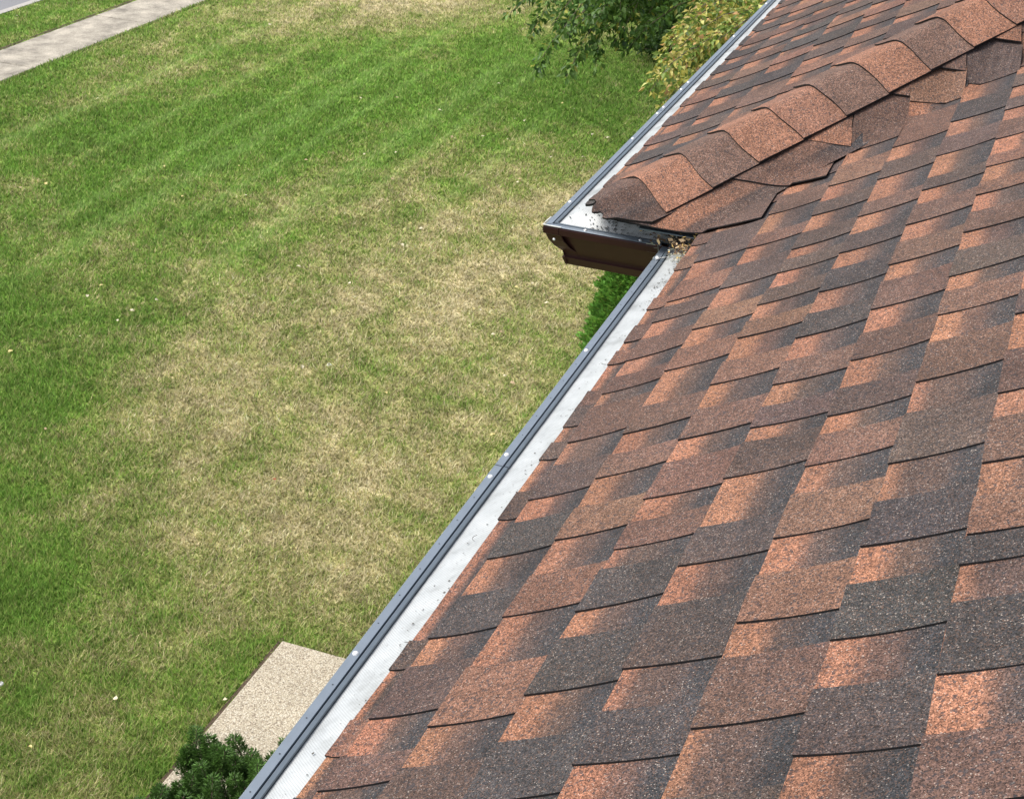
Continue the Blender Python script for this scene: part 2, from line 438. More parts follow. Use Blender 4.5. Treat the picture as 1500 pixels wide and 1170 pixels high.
SEAM = set()
cand = []                                  # (size, builder) for tabs
def lay_slope(PL, kmin, kmax, xlo, xhi_k, X0, X1, bt, data, strips_stuff):
    for k in range(kmin, kmax+1):
        xhi = xhi_k(k)
        tm = bt(k, 2.0)+.07
        xa, xb = X0, xhi(tm)+.12 if xhi(tm) < X1 else X1
        xa = max(xa, xlo(tm)-.12)
        tabs = list(data.get(k, []))
        if tabs:
            pre = random_tabs(xa, tabs[0][0]-.09); post = random_tabs(tabs[-1][1]+.07, xb)
            tabs = pre+tabs+post
        else: tabs = random_tabs(xa, xb)
        edges = [e for tb in tabs for e in tb[:2]]
        # tone of each gap
        info = {}
        def cols(x, info=info, edges=edges, k=k):
            i = sum(1 for e in edges if e < x)
            if i not in info:
                r = random.random()
                s = random.choice((.30, .36, .36, .42)) if r < .82 else .12
                o = jit(lerp(O_, R_, random.uniform(0, .35)), .08)
                info[i] = (s, o, jit(lerp(B_, d_, random.random()), .06))
            return info[i]
        x = xa; off = (k*.33) % 1.0
        cuts = [xa]; c = math.floor(xa)+off
        while c < xb:
            if c > xa+.2 and c < xb-.2:
                # a joint hides in the middle of a tab when it can
                best = min(tabs, key=lambda tb: abs((tb[0]+tb[1])/2-c)) if tabs else None
                cuts.append((best[0]+best[1])/2 if best and abs((best[0]+best[1])/2-c) < .2 else c)
            c += 1.0
        cuts.append(xb); cuts = sorted(set(cuts))
        for a, b in zip(cuts[:-1], cuts[1:]):
            if b-a < .02: continue
            mb = backing_strip(PL, k, a, b, edges, cols, xlo, xhi, bt)
            vis = any(in_view(PL(min(max(a+(b-a)*q, xlo(tm)), xhi(tm)), tm)) for q in (0, .25, .5, .75, 1))
            if vis:
                o = mb.build('shingle', [M_GRAN, M_EDGE], house)
            else:
                strips_stuff.append(mb)
                o = None
            mine = [tb for tb in tabs if a <= (tb[0]+tb[1])/2 < b]
            for tb in mine:
                tc = jit(TONE[tb[2]], .09)
                m2 = MB()
                if not tab_mesh(m2, PL, k, tb[0], tb[1], tc, xlo, xhi, bt): continue
                ctr = PL((tb[0]+tb[1])/2, tm)
                q = cam_px(ctr)
                sz = (tb[1]-tb[0])*E_/(q[2]**2) if (q and in_view(ctr, 15) and o is not None) else 0
                cand.append((sz, m2, o))

INF = 1e9
strips = []
X_NEAR, X_FAR = -2.2, 11.5
# main slope: from the camera side as far as the valley
lay_slope(PN, -2, 20, lambda t: -INF, lambda k: (lambda t: XC+t*CA+(.19 if k >= 1 else .004)), X_NEAR, 9.0, butt, 
          {**TABS, -2: [(x, x+random.uniform(.07, .12), c) for x, c in STARTER]}, strips)
# slope of the bumped-out part beyond the hip
buttF = lambda k, x: 0.0 if k <= -2 else (.03 if k == -1 else .15+E_*k)
lay_slope(PF, -2, 22, lambda t: max(HIP-(YE+WOFF-t*CA)+.012, 3.672), lambda k: (lambda t: INF), X_NEAR, X_FAR, buttF, {}, strips)
cand.sort(key=lambda c: -c[0])
rest = MB()
def merge(dst, src):
    b = len(dst.v); dst.v.extend(src.v); dst.f.extend([[i+b for i in f] for f in src.f]); dst.m.extend(src.m); dst.c.extend(src.c)
for i, (sz, m2, o) in enumerate(cand):
    if i < 290 and sz > 0: m2.build('shingle_tab', [M_GRAN, M_EDGE], o)
    else: merge(rest, m2)
tag(rest.build('shingle_tabs_beyond', [M_GRAN, M_EDGE], house), kind='stuff')
rs = MB()
for m2 in strips: merge(rs, m2)
tag(rs.build('shingles_beyond', [M_GRAN, M_EDGE], house), kind='stuff')

# little hip slope that faces along the eave, woven over the valley onto the main slope
def gapcolH(u, v, tones):
    for vmax, c0, c1 in tones:
        if v <= vmax: return lerp(c0, c1, min(1, max(0, (u-.3)/.5)))
    return tones[-1][2]
def hip_course(t0, t1, tright, tones, h0):
    mb = MB(); nv = 16; nu = 8; P = []; C = []
    for iu in range(nu+1):
        u = iu/nu; t = t0+(t1-t0)*u; row = []; crow = []; h = h0-.005*u
        yh = min(YE+WOFF-t*CA-.04, .975); yv = YE-t*CA
        for iv in range(nv+1):
            v = iv/nv; p = Vector(PH(yh+(yv-yh)*v, t, h+.0015*math.sin(9*v+40*t)))
            if v > .75: p.z += .008*((v-.75)/.25)**2
            row.append(tuple(p)); crow.append(gapcolH(u, v, tones))
        L = max(0.0, tright-t)
        for j in range(1, 7):
            q = j/6
            hh = h+.004*(1-q)**2
            row.append(PN(XC+t*CA-.040*L/.16*q*(1-u), t+L*q, hh*(1-q)+.0125*q-.002*u)); crow.append(gapcolH(u, 1+q, tones))
        P.append(row); C.append(crow)
    mb.quadgrid(P, C, 0, True)
    mb.quadgrid([[tuple(Vector(p)-Vector((0, 0, .0034))) for p in P[0]], P[0]], None, 1, False)
    mb.quadgrid([[tuple(Vector(r_[-1])-Vector((0, 0, .0022))), r_[-1]] for r_ in P], None, 1, False)
    return mb
OO = lerp(O_, R_, .25)
hip_course(-.0, .225, .185, [(.45, lerp(D_, B_, .5), B_), (.78, OO, R_), (2.2, lerp(d_, B_, .55), d_)], .016).build('valley_shingle', [M_GRAN, M_EDGE], house)
hip_course(.207, .44, .322, [(.74, B_, R_), (2.2, lerp(B_, R_, .5), K_)], .0165).build('valley_shingle', [M_GRAN, M_EDGE], house)
def hip_piece(t0, taulim, tone0, tone1, h0=.0155):
    """small piece of a hip course that shows between the caps and the next woven course"""
    mb = MB(); P = []; C = []; nu = 8; nv = 8
    def nt(y, t):
        # position of a point of this slope on the unfolded main slope
        p = Vector((XC+t*CA, y, ZE+t*SA))-BV; s = p.dot(VD); e = p.dot(WUP); return (s-e*CA)/NV
    for iu in range(nu+1):
        t = t0+.30*iu/nu; yh = YE+WOFF-t*CA-.13; yv = YE-t*CA
        # walk from the cap towards the valley until the next course begins
        y1_ = yh
        for i in range(61):
            y = yh+(yv-yh)*i/60
            if nt(y, t) > taulim: break
            y1_ = y
        if nt(yh, t) > taulim: y1_ = yh-.001
        u = iu/nu
        P.append([PH(yh+(y1_-yh)*j/nv, t, h0-.004*u) for j in range(nv+1)]); C.append([lerp(tone0, tone1, min(1, u*1.6))]*(nv+1))
    mb.quadgrid(P, C, 0, True)
    mb.quadgrid([[tuple(Vector(p)-Vector((0, 0, .0034))) for p in P[0]], P[0]], None, 1, False)
    return mb
for i, t0 in enumerate((.385, .598, .72, .86, 1.0, 1.14, 1.28, 1.42, 1.56, 1.70, 1.84, 1.98, 2.12, 2.26, 2.40, 2.54, 2.68)):
    hip_piece(t0, butt(1+i, 4.2), (OO, R_, B_)[i % 3], (d_, B_, d_)[i % 3]).build('valley_shingle', [M_GRAN, M_EDGE], house)

# hip caps
hd = Vector((1, -1, PT)).normalized()
nH = Vector((-SA, 0, CA)); nF = Vector((0, SA, CA))
wH = nH.cross(hd).normalized(); wH = wH if wH.y < 0 else -wH
wF = nF.cross(hd).normalized(); wF = wF if wF.y > 0 else -wF
B0 = Vector((XC, YE+WOFF, ZE)); up2 = (nH+nF).normalized()
def cap_pt(s, wq, h):
    a = abs(wq); r = .016                    # rounded over the hip
    side, nn = (wH, nH) if wq > 0 else (wF, nF)
    f = min(1, a/r)
    p = B0+hd*s+side*a
    n = up2.lerp(nn, f).normalized()
    drop = (1-f)**2*.004
    return p+n*(h+.002)-up2*drop
TORN = [(-.105, .175), (-.06, .12), (-.02, .052), (0, .058), (.012, .054), (.017, .036), (.029, .026), (.034, .030), (.040, .046), (.050, .049), (.058, .040), (.068, .045), (.085, .070), (.108, .096), (.128, .12), (.146, .138)]
CAPS = ['TORN', 'O', 'B', 'O', 'o', 'B', 'O', 'B', 'O', 'o']+[random.choice('OBoB') for _ in range(16)]
CT = dict(TORN=lerp(lerp(B_, R_, .35), D_, .12), O=(.265, .128, .080), o=(.225, .112, .074), B=(.150, .090, .068))
CW = .14
for i, tn in enumerate(CAPS):
    mb = MB(); ws = [-.118, -.10, -.08, -.05, -.03, -.016, -.008, 0, .008, .016, .03, .05, .08, .11, CW-.012*0] if i else [q[0] for q in TORN]
    s_end = .19+.143*i; s_beg = s_end-.143
    if i == 0: s_end = .19
    nn = 6; P = []; C = []
    curl = random.uniform(0, .0015)
    for j in range(nn+1):
        u = j/nn; row = []; crow = []
        for q, wv in enumerate(ws):
            sb = TORN[q][1] if i == 0 else s_beg+.004*math.sin(wv*30+i)+.022*(1-min(1, abs(wv)/.035))*0
            s = sb+(s_end+.03-sb)*u
            h = .0215-.0065*u+curl*(1-u)
            if i == 0: h += .012*(1-u)*max(0, .5-abs(wv-.02)*4)+.003*math.sin(wv*90)*(1-u)
            h += .0012*math.sin(17*wv+11*s)-.006*min(1, max(0, (-wv-.035)/.07))
            row.append(tuple(cap_pt(s, wv, h)))
            c = CT[tn]
            if i == 0: c = lerp(c, D_, .6*max(0, 1-abs(wv-.085)/.03)); c = lerp(c, D_, .4*(1-u))
            crow.append(c)
        P.append(row); C.append(crow)
    mb.quadgrid(P, C, 0, False)
    th = -up2*.0048
    mb.quadgrid([[tuple(Vector(p)+th) for p in P[0]], P[0]], None, 1, True)
    mb.quadgrid([[tuple(Vector(r[-1])+th), r[-1]] for r in P], None, 1, False)
    mb.quadgrid([[tuple(Vector(r[0])+th), r[0]] for r in P], None, 1, True)
    o = mb.build('ridge_cap', [M_GRAN, M_EDGE], house)
    if i == 0: tag(o, 'torn dark first cap with ragged broken end at the roof corner')

# deck, fascia, soffit and walls
dk = MB()
def deckstrip(PL, xa, xb, n=2, h=-.006):
    dk.quadgrid([[PL(xa(t), t, h), PL(xb(t), t, h)] for t in [3.2*i/16+.012 for i in range(17)]], None, 0)
deckstrip(PN, lambda t: X_NEAR, lambda t: VAL-(YE-t*CA))
deckstrip(PF, lambda t: max(3.69, HIP-(YE+WOFF-t*CA)), lambda t: X_FAR)
dk.quadgrid([[PH(min(.96, YE+WOFF-t*CA), t, -.006), PH(YE-t*CA, t, -.006)] for t in [3.2*i/16+.012 for i in range(17)]], None, 0, True)
rz = ZE+3.2*SA
dk.quadgrid([[(X_NEAR, YE-3.2*CA, rz-.01), (X_FAR, YE-3.2*CA, rz-.01)], [(X_NEAR, YE-6.0*CA, ZE), (X_FAR, YE-6.0*CA, ZE)]], None, 0)
dk.build('roof_deck', [M_DECK], house)
wl = MB()
zt = ZE-.09
wl.box((X_NEAR+.15, -4.2, 0.0), (XC+.65, YE-.42, zt)); wl.box((XC+.652, -4.2, 0.0), (X_FAR-.15, YE+WOFF-.42, zt))
wl.build('wall', [M_SIDING], house)
so = MB()
so.box((X_NEAR, YE-.42, zt-.02), (3.80, YE-.04, zt)); so.box((3.804, YE-.42, zt-.021), (X_FAR, YE+WOFF-.04, zt-.001))
so.box((X_NEAR, YE-.038, zt-.02), (3.80, YE-.028, ZE-.012)); so.box((3.804, YE+WOFF-.038, zt-.02), (X_FAR, YE+WOFF-.028, ZE-.012))
so.box((3.804, YE-.036, zt-.018), (3.815, YE+WOFF-.040, ZE-.015))
so.build('soffit', [M_SOFFIT], house)

# ------------------------------------------------------------------ gutters
LZ = Z0-1.5
LX, LYN, LYF = 3.665, .839, 1.173
# each run: point(a, b, z): a in 0..1 along, b inward from the lip, z above the lip
def run_near(a, b, z, xs=(X_NEAR, None)): 
    x1 = LX+b if xs[1] is None else xs[1]
    return (xs[0]+(x1-xs[0])*a, LYN-b, LZ+z)
def run_short(a, b, z, ys=(0, 1)):
    y0, y1 = LYN-b, LYF-b; q = ys[0]+(ys[1]-ys[0])*a
    return (LX+b, y0+(y1-y0)*q, LZ+z)
def run_far(a, b, z, xs=(None, X_FAR)):
    x0 = LX+b if xs[0] is None else xs[0]
    return (x0+(xs[1]-x0)*a, LYF-b, LZ+z)
K_PROF = [(.012, .0), (0.0, 0.0), (-.0015, -.004), (0.0, -.020), (.006, -.024), (.012, -.040), (.026, -.062), (.044, -.080), (.052, -.098), (.058, -.120), (.140, -.120), (.140, .0)]
K_REC = [(.012, .0), (0.0, 0.0), (-.0015, -.004), (0.0, -.021), (.018, -.0235), (.022, -.030), (.034, -.060), (.046, -.088), (.046, -.094), (.041, -.098), (.050, -.121), (.140, -.121), (.140, .0)]
def extrude(run, prof_, m=0, n=1, flip=False):
    mb = MB()
    rows = [[run(i/n, b, z) for b, z in prof_] for i in range(n+1)]
    mb.quadgrid(rows, None, m, flip)
    return mb
gut = []
for nm, run, n in (('gutter', run_near, 12), ('gutter', run_short, 3), ('gutter', run_far, 12)):
    mb = extrude(run, K_REC, 0, n)
    mb.quadgrid([[run(i/n, b+.0012, z-.0012 if z < -.05 else z) for b, z in [(.003, -.002), (.004, -.018), (.026, -.028), (.055, -.090), (.060, -.117), (.137, -.117)]] for i in range(n+1)], None, 1)
    gut.append(mb.build(nm, [M_BROWN, M_LIPIN], house))
g_near, g_short, g_far = gut
tag(g_near, 'near gutter run with grey guard rail'); tag(g_short, 'short brown gutter return at the corner'); tag(g_far, 'far gutter run beyond the corner')
# outer corner bracket and inner corner bracket
def proud(run, b0, q0, q1, off=-.0018):
    mb = MB(); pr = [(.010, .0022)]+[(b+off, z+(.0012 if i == 0 else 0)) for i, (b, z) in enumerate(K_PROF[1:10])]
    mb.quadgrid([[run(q, b, z) for b, z in pr] for q in (q0, q1)], None, 0)
    e = [[run(q1, b, z), run(q1, b-off, z)] for b, z in pr]; mb.quadgrid(e, None, 0)
    e = [[run(q0, b, z), run(q0, b-off, z)] for b, z in pr]; mb.quadgrid(e, None, 0)
    return mb
cb = proud(run_short, 0, .875, 1.006); merge(cb, proud(lambda a, b, z: run_far(a, b, z, (None, LX+.04)), 0, -.02, 1.0))
ocb = cb.build('corner_bracket', [M_BROWN], g_short)
cb = proud(run_short, 0, -.004, .135); cb.build('corner_bracket', [M_BROWN], g_short)
# thin bright edge of the corner bracket
eb = MB(); eb.tube([run_short(.86, .0, .003), run_short(.93, -.003, .004), run_short(1.0, -.004, .005), (LX+.02, LYF+.004, LZ+.005), (LX+.06, LYF+.003, LZ+.004)], .0018, 6)
eb.build('bracket_edge', [M_WHITE], g_short)
eb = MB(); eb.tube([run_short(.135, -.002, .003), run_short(.03, -.004, .004), run_short(.02, -.003, -.02)], .0014, 6); eb.build('bracket_edge', [M_LIPIN], g_short)

def rivet_mesh(r=.0055):
    mb = MB(); prev = []
    for a in (0, .35, .7, 1.0, 1.3):
        ring = [(r*math.cos(a)*math.cos(q), r*math.cos(a)*math.sin(q), r*.75*math.sin(a)) for q in [2*math.pi*i/12 for i in range(13)]]
        prev.append(ring)
    mb.quadgrid(prev, None, 0); mb.face(prev[-1][:-1], 0)
    me = bpy.data.meshes.new('rivet'); me.from_pydata(mb.v, [], mb.f); me.materials.append(M_RIVET)
    me.polygons.foreach_set('use_smooth', [True]*len(mb.f)); me.update(); return me
RIV = rivet_mesh()
def rivet(p, parent, s=1.0, rot=(0, 0, 0)):
    o = bpy.data.objects.new('rivet', RIV); COL.objects.link(o); o.parent = parent
    o.location = p; o.scale = (s, s, s); o.rotation_euler = rot
    return o

# guards: flange, groove, rail (one pressed metal piece) with the perforated screen as a sub-part
FL = [(-.0015, .003), (0.0, .0045), (.0150, .0045), (.0156, .001), (.0162, -.003), (.0180, -.003), (.0186, .001), (.0192, .0052), (.0268, .0052), (.0274, .001), (.0278, -.002)]
FM = [0, 0, 0, 2, 2, 2, 1, 1, 1, 2]
def guard(run, scr, n, hole_step=None, L=1.0, over=0.0):
    mb = MB()
    for i in range(n):
        for j in range(len(FL)-1):
            a0, a1 = i/n, (i+1)/n
            mb.face([run(a0, *FL[j]), run(a1, *FL[j]), run(a1, *FL[j+1]), run(a0, *FL[j+1])][::-1], FM[j])
    for a in (0, 1):
        for j in range(len(FL)-1):
            mb.face([run(a, *FL[j]), run(a, *FL[j+1]), run(a, FL[j+1][0], FL[j+1][1]-.002), run(a, FL[j][0], FL[j][1]-.002)], FM[j])
    g = mb.build('gutter_guard', [M_FLANGE, M_RAIL, M_GROOVE], house)
    ms = MB(); m = max(2, n*6)
    rows = []
    for i in range(m+1):
        a = i/m*(1+over); row = []
        for j, (b, z) in enumerate(scr):
            p = run(a, b, z); wob = .0012*math.sin((p[0]+p[1]*.3)*23+j)+.0009*math.sin((p[0]+p[1]*.3)*51+2*j)
            row.append((p[0], p[1], p[2]+(wob if 0 < j < len(scr)-1 else 0)))
        rows.append(row)
    ms.quadgrid(rows, None, 0, False)
    ms.build('mesh_screen', [M_GUARD], g, smooth=True)
    # little weep holes punched in the flange
    if hole_step:
        hm = MB(); x = run(0, 0, 0); y = run(1, 0, 0); LL = (Vector(y)-Vector(x)).length; k = int(LL/hole_step)
        for i in range(k):
            a = (i+.5)/k; c = Vector(run(a, (.0078)+random.uniform(-.001, .001), .0049))
            hm.face([tuple(c+Vector((.0014*math.cos(q), .0014*math.sin(q), 0))) for q in [2*math.pi*j/8 for j in range(8)]], 0)
        hm.build('punched_holes', [M_GROOVE], g)['kind'] = 'stuff'
    return g
SCR = [(.0278, -.001), (.040, .002), (.065, .012), (.090, .026), (.112, .042), (.135, .058)]
xs = [X_NEAR, -1.24, -.03, 1.19, 2.40, 3.555]
near_g = []
for a, b in zip(xs[:-1], xs[1:]):
    g = guard(lambda q, bb, z, a=a, b=b: run_near(q, bb, z, (a+.0015, b-.0015)), SCR, 5, .086, b-a, .004); near_g.append(g)
# last bit of the near guard: its flange stops at the corner, the rail runs on under the debris
def corner_run(q, b, z):
    x0 = 3.557; x1 = LX-.006 if b < .017 else LX+.11
    return (x0+(x1-x0)*q, LYN-b, LZ+z+(.022*q if .017 <= b < .03 else 0))
gc = guard(corner_run, [(.0278, -.001), (.06, .010), (.09, .026), (.135, .058)], 3, None, .2); near_g.append(gc)
for x, gi in ((1.75, 3), (2.353, 3), (2.445, 4), (2.965, 4), (1.14, 2), (.55, 2), (3.575, 5)):
    rivet((x, LYN-.0078, LZ+.0046), near_g[gi])
SCRS = [(.0278, -.001), (.036, .004), (.052, .018), (.075, .034), (.11, .046)]
SCRF = [(.0278, -.001), (.040, .002), (.065, .012), (.090, .026), (.112, .042), (.135, .058)]
FLs = FL
def short_run(q, b, z):
    y0 = LYN-b if b > .027 else LYN+.006+b*.2; y1 = LYF-b
    return (LX+b, y0+(y1-y0)*q, LZ+z-.001)
gs = guard(short_run, SCRS, 3, None, .33)
for y in (1.06, .905): rivet((LX+.0078, y, LZ+.004), gs, .9)
xs = [LX, 4.84, 6.06, 7.28, 8.5, 9.7, 10.9]
far_g = []
for i, (a, b) in enumerate(zip(xs[:-1], xs[1:])):
    if i == 0: g = guard(lambda q, bb, z, b=b: (LX+bb+(b-.0015-LX-bb)*q, LYF-bb, LZ+z), SCRF, 5, .086, 1.1)
    else: g = guard(lambda q, bb, z, a=a, b=b: run_far(q, bb, z, (a+.0015, b-.0015)), SCRF, 4, None, b-a, .004)
    far_g.append(g)
for x, gi in ((3.86, 0), (4.5, 0), (4.80, 0), (4.88, 1), (5.12, 1), (5.22, 1), (5.96, 1), (6.6, 2)):
    rivet((x, LYF-.0078, LZ+.0046), far_g[gi], 1.0)
# rivets on the brown corner
rivet(run_short(.90, -.004, -.033), g_short, .7, (0, math.radians(-90), 0))
rivet(run_short(.10, .010, -.040), g_short, .8, (0, math.radians(-90), 0))
# white strip of sealant across the rail near the inner corner
mb = MB(); mb.tube([(3.560, LYN-.008, LZ+.0065), (3.563, LYN-.014, LZ+.008), (3.572, LYN-.024, LZ+.009), (3.585, LYN-.036, LZ+.009), (3.592, LYN-.044, LZ+.010)], [.004, .0022, .0016, .0013, .001], 6)
tag(mb.build('sealant_strip', [M_WHITE]), 'thin white string of sealant lying across the grey gutter rail by the corner', 'sealant')
# folded metal drip edge showing under the torn shingles at the inner corner
mb = MB(); mb.box((XC+.002, YE+.02, ZE-.004), (XC+.020, YE+.17, ZE-.001)); mb.build('drip_edge', [M_RAIL], house)
# ------------------------------------------------------------------ ground
GAUSS = [((13.16,10.28),-.4,1.6),((18.53,12.08),-.45,2.6),((22.04,10.74),-.55,3.0),((25.65,10.4),-.5,3),((24.83,7.46),-.55,2.6),((19.67,11.34),-.35,2),((10.78,8.81),-.4,1.1),((11.75,8.84),-.2,.6),((8.81,6.82),-.3,.9),((8.45,7.11),-.3,.6),((7.3,4.68),-.2,.7),((8.44,4.85),-.3,.4),((13.44,5.34),-.15,.8),((15.83,10.19),-.2,1.5),((15.8,12.38),-.25,1.5),((19.37,14.72),-.1,1.5),((22.45,14.93),-.1,1.2),((22.7,5.85),-.35,1.5),((8.0,5.03),-.2,.5),((23,19),-.35,2.0),((17,15.6),-.2,1.6),((21,15.8),-.15,1.6),((27,17.6),-.3,3),((19,18),-.3,3),((7.4,5.9),-.22,.9),((8.6,6.9),-.2,.8),((6.9,5.0),-.25,.6),((9.6,7.9),-.25,.7),
 ((12.23,7.49),.3,1),((11.57,5.21),.35,1.2),((14.54,6.22),.3,1.6),((19.1,6.11),.2,1.6),((9.94,5.33),.3,.9),((10.17,4.84),.2,.8),((8.65,5.28),.2,.5),((20.4,14.4),.3,1.3),((22.61,13.8),.25,1),((27.79,13.85),.4,2),((28.8,12.46),.4,2),((16.39,6.09),.22,1.8),((16.98,4.92),.12,1.2),((7.83,5.41),.1,.7),((11.41,7.48),.15,.9)]
def dryness(x, y):
    D = .50+0*x
    for (cx, cy), wv, r in GAUSS: D = D+wv*.68*np.exp(-((x-cx)**2+(y-cy)**2)/(r*r))
    D = D-.14*np.clip((12.0-x)/4, 0, 1)*np.clip((y-(2.2+.45*x))/1.2, 0, 1)-.16*np.clip((y-7.6-(x-10)*.35)/1.5, 0, 1)*np.clip((17-x)/3, 0, 1)
    D = D-.10*np.clip((y-13)/1.5, 0, 1)
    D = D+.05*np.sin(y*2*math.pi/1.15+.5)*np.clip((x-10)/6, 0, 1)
    D = D+.20*fbm(x*.8, y*1.1, 3)+.30*fbm(x*2.6, y*2.9, 9, 3)+.22*fbm(x*8, y*8, 5, 2)
    return np.clip(D, 0, 1)
SHEEN_STRIPES = [(11.0, 13, 29, .17), (11.7, 14, 28, .11), (9.1, 14, 27, .19), (8.5, 17, 27, .10), (14.2, 15, 27, .16), (10.2, 15, 26, .10), (7.4, 17, 24, .10), (12.8, 17, 27, .10)]  # mowing stripes: sheen of bent blades, painted as a paler colour
def stripe_sheen(x, y):
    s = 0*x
    for (yy, x0, x1, w_) in SHEEN_STRIPES: s = s+np.exp(-((y-yy)/w_)**2)*np.clip((x-x0)/2, 0, 1)*np.clip((x1-x)/2, 0, 1)
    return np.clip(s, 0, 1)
def lawn_colour(D, rnd, x, y):
    """D dryness, rnd random per blade"""
    lush = np.array([.200, .370, .060]); mid = np.array([.300, .430, .088]); olive = np.array([.40, .425, .15])
    straw = np.array([.60, .53, .27]); pale = np.array([.72, .63, .39]); dark = np.array([.09, .13, .035])
    k = np.clip(D+(rnd[:, 0]-.5)*.95, 0, 1)[:, None]
    xs_ = [0, .25, .5, .75, 1.0]; cs = [lush, mid, olive, straw, pale]
    c = np.zeros((len(D), 3))
    for i in range(4):
        f = np.clip((k-xs_[i])/.25, 0, 1); m = (k >= xs_[i]) & (k <= xs_[i+1]) if i < 3 else (k >= xs_[i])
        c = np.where(m, cs[i]*(1-f)+cs[i+1]*f, c)
    dk = (rnd[:, 1] < .16)[:, None]; c = np.where(dk, c*.45+dark*.3, c)
    c = c*.88*(.60+.80*rnd[:, 2])[:, None]
    if x is not None: c = c*(1+.16*fbm(x*1.7, y*1.7, 51, 3)+.20*fbm(x*9, y*9, 52, 2))[:, None]
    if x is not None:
        sheen = stripe_sheen(x, y)[:, None]; c = c*(1-.5*sheen)+(c*.7+np.array([.33, .44, .17])*.75)*.5*sheen  # stripe sheen goes into the blade colour
    return c

gb = MB()
gb.face([(-150, -150, -.06), (400, -150, -.06), (400, 150, -.06), (-150, 150, -.06)], 0)
m_far = plain('distant_lawn', (.085, .12, .04), .95, 0, .3, .6)
tag(gb.build('ground', m_far), kind='structure')
WX0, WY0, WY1 = -12, 16.17, 17.33          # sidewalk
gx = np.arange(-3, 48.01, .15); gy = np.arange(.6, 19.01, .15)
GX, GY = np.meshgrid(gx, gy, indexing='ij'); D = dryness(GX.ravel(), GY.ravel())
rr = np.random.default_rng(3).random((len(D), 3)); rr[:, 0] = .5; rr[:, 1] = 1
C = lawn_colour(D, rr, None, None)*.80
Zg = .018*fbm(GX.ravel()*.5, GY.ravel()*.5, 21, 3)
GYr = GY.ravel(); Zg = np.where((GYr > WY0-.1) & (GYr < WY1+.05), -.05, Zg)
V = np.c_[GX.ravel(), GYr, Zg]
nx, ny = len(gx), len(gy); ii, jj = np.meshgrid(np.arange(nx-1), np.arange(ny-1), indexing='ij'); a = (ii*ny+jj).ravel()
F = np.c_[a, a+ny, a+ny+1, a+1]
tag(np_mesh('lawn_soil', V, F, C, M_THATCH, None, True), kind='structure')

# sidewalk slabs, road, kerb
tag_sw = MB(); tag_sw.box((WX0, WY0+.01, -.08), (52, WY1-.01, -.012)); sw = tag_sw.build('sidewalk', M_SOIL); sw['kind'] = 'structure'
x = 21.2-3.55*9; 
while x < 50:
    mb = MB(); x1 = x+3.55; a, b, c_, d2 = x+.014, x1-.014, WY0, WY1; zt_ = .012+random.uniform(-.004, .004)
    e = .012
    mb.quadgrid([[(a, c_, -.03), (b, c_, -.03)], [(a, c_, zt_-e), (b, c_, zt_-e)], [(a+e, c_+e, zt_), (b-e, c_+e, zt_)], [(a+e, d2-e, zt_), (b-e, d2-e, zt_)], [(a, d2, zt_-e), (b, d2, zt_-e)], [(a, d2, -.03), (b, d2, -.03)]], None, 0)
    for xx, fl in ((a, 0), (b, 1)):
        mb.face([(xx, c_, -.03), (xx, d2, -.03), (xx, d2, zt_-e), (xx+(e if not fl else -e), d2-e, zt_), (xx+(e if not fl else -e), c_+e, zt_), (xx, c_, zt_-e)], 0)
    mb.build('slab', M_WALK, sw); x = x1
kb = MB(); kb.box((-12, 18.86, -.2), (60, 19.02, .02)); kr = kb.build('kerb', M_KERB); kr['kind'] = 'structure'
rb = MB(); rb.face([(-60, 19.02, -.055), (100, 19.02, -.055), (100, 28, -.055), (-60, 28, -.055)], 0)
rb.build('road', M_ROAD)['kind'] = 'structure'
# bare soil line along the sidewalk and around the pad
def strip(name, pts, wd, z):
    mb = MB(); P = []
    for i, p in enumerate(pts):
        p = Vector(p); d = (Vector(pts[min(i+1, len(pts)-1)])-Vector(pts[max(i-1, 0)])).normalized(); nn_ = Vector((-d.y, d.x))
        j = .35*wd*math.sin(i*1.7)+.2*wd*math.sin(i*.63)
        P.append([(p.x-nn_.x*(wd/2+j), p.y-nn_.y*(wd/2+j), z), (p.x+nn_.x*(wd/2), p.y+nn_.y*(wd/2), z)])
    mb.quadgrid(P, None, 0, True); return mb.build(name, M_SOIL)
PX1, PY1 = 8.60, 4.73
strip('soil_edge', [(5+i*.1, PY1+.045) for i in range(38)], .035, .022)['kind'] = 'structure'
strip('soil_edge', [(5+i*.12, WY1+.03) for i in range(300)], .05, .022)['kind'] = 'structure'
pb = MB(); a0, a1, b0, b1, zt_, e = 4.2, PX1, .9, PY1, .085, .012
pb.quadgrid([[(a0, b1, 0), (a1, b1, 0)], [(a0, b1, zt_-e), (a1, b1, zt_-e)], [(a0, b1-e, zt_), (a1-e, b1-e, zt_)], [(a0, b0, zt_), (a1-e, b0, zt_)]], None, 0, True)
pb.face([(a1, b1, 0), (a1, b0, 0), (a1, b0, zt_-e), (a1, b1, zt_-e)], 0); pb.face([(a1, b1, zt_-e), (a1, b0, zt_-e), (a1-e, b0, zt_), (a1-e, b1-e, zt_)], 0)
pb.build('concrete_pad', M_AGG)['kind'] = 'structure'

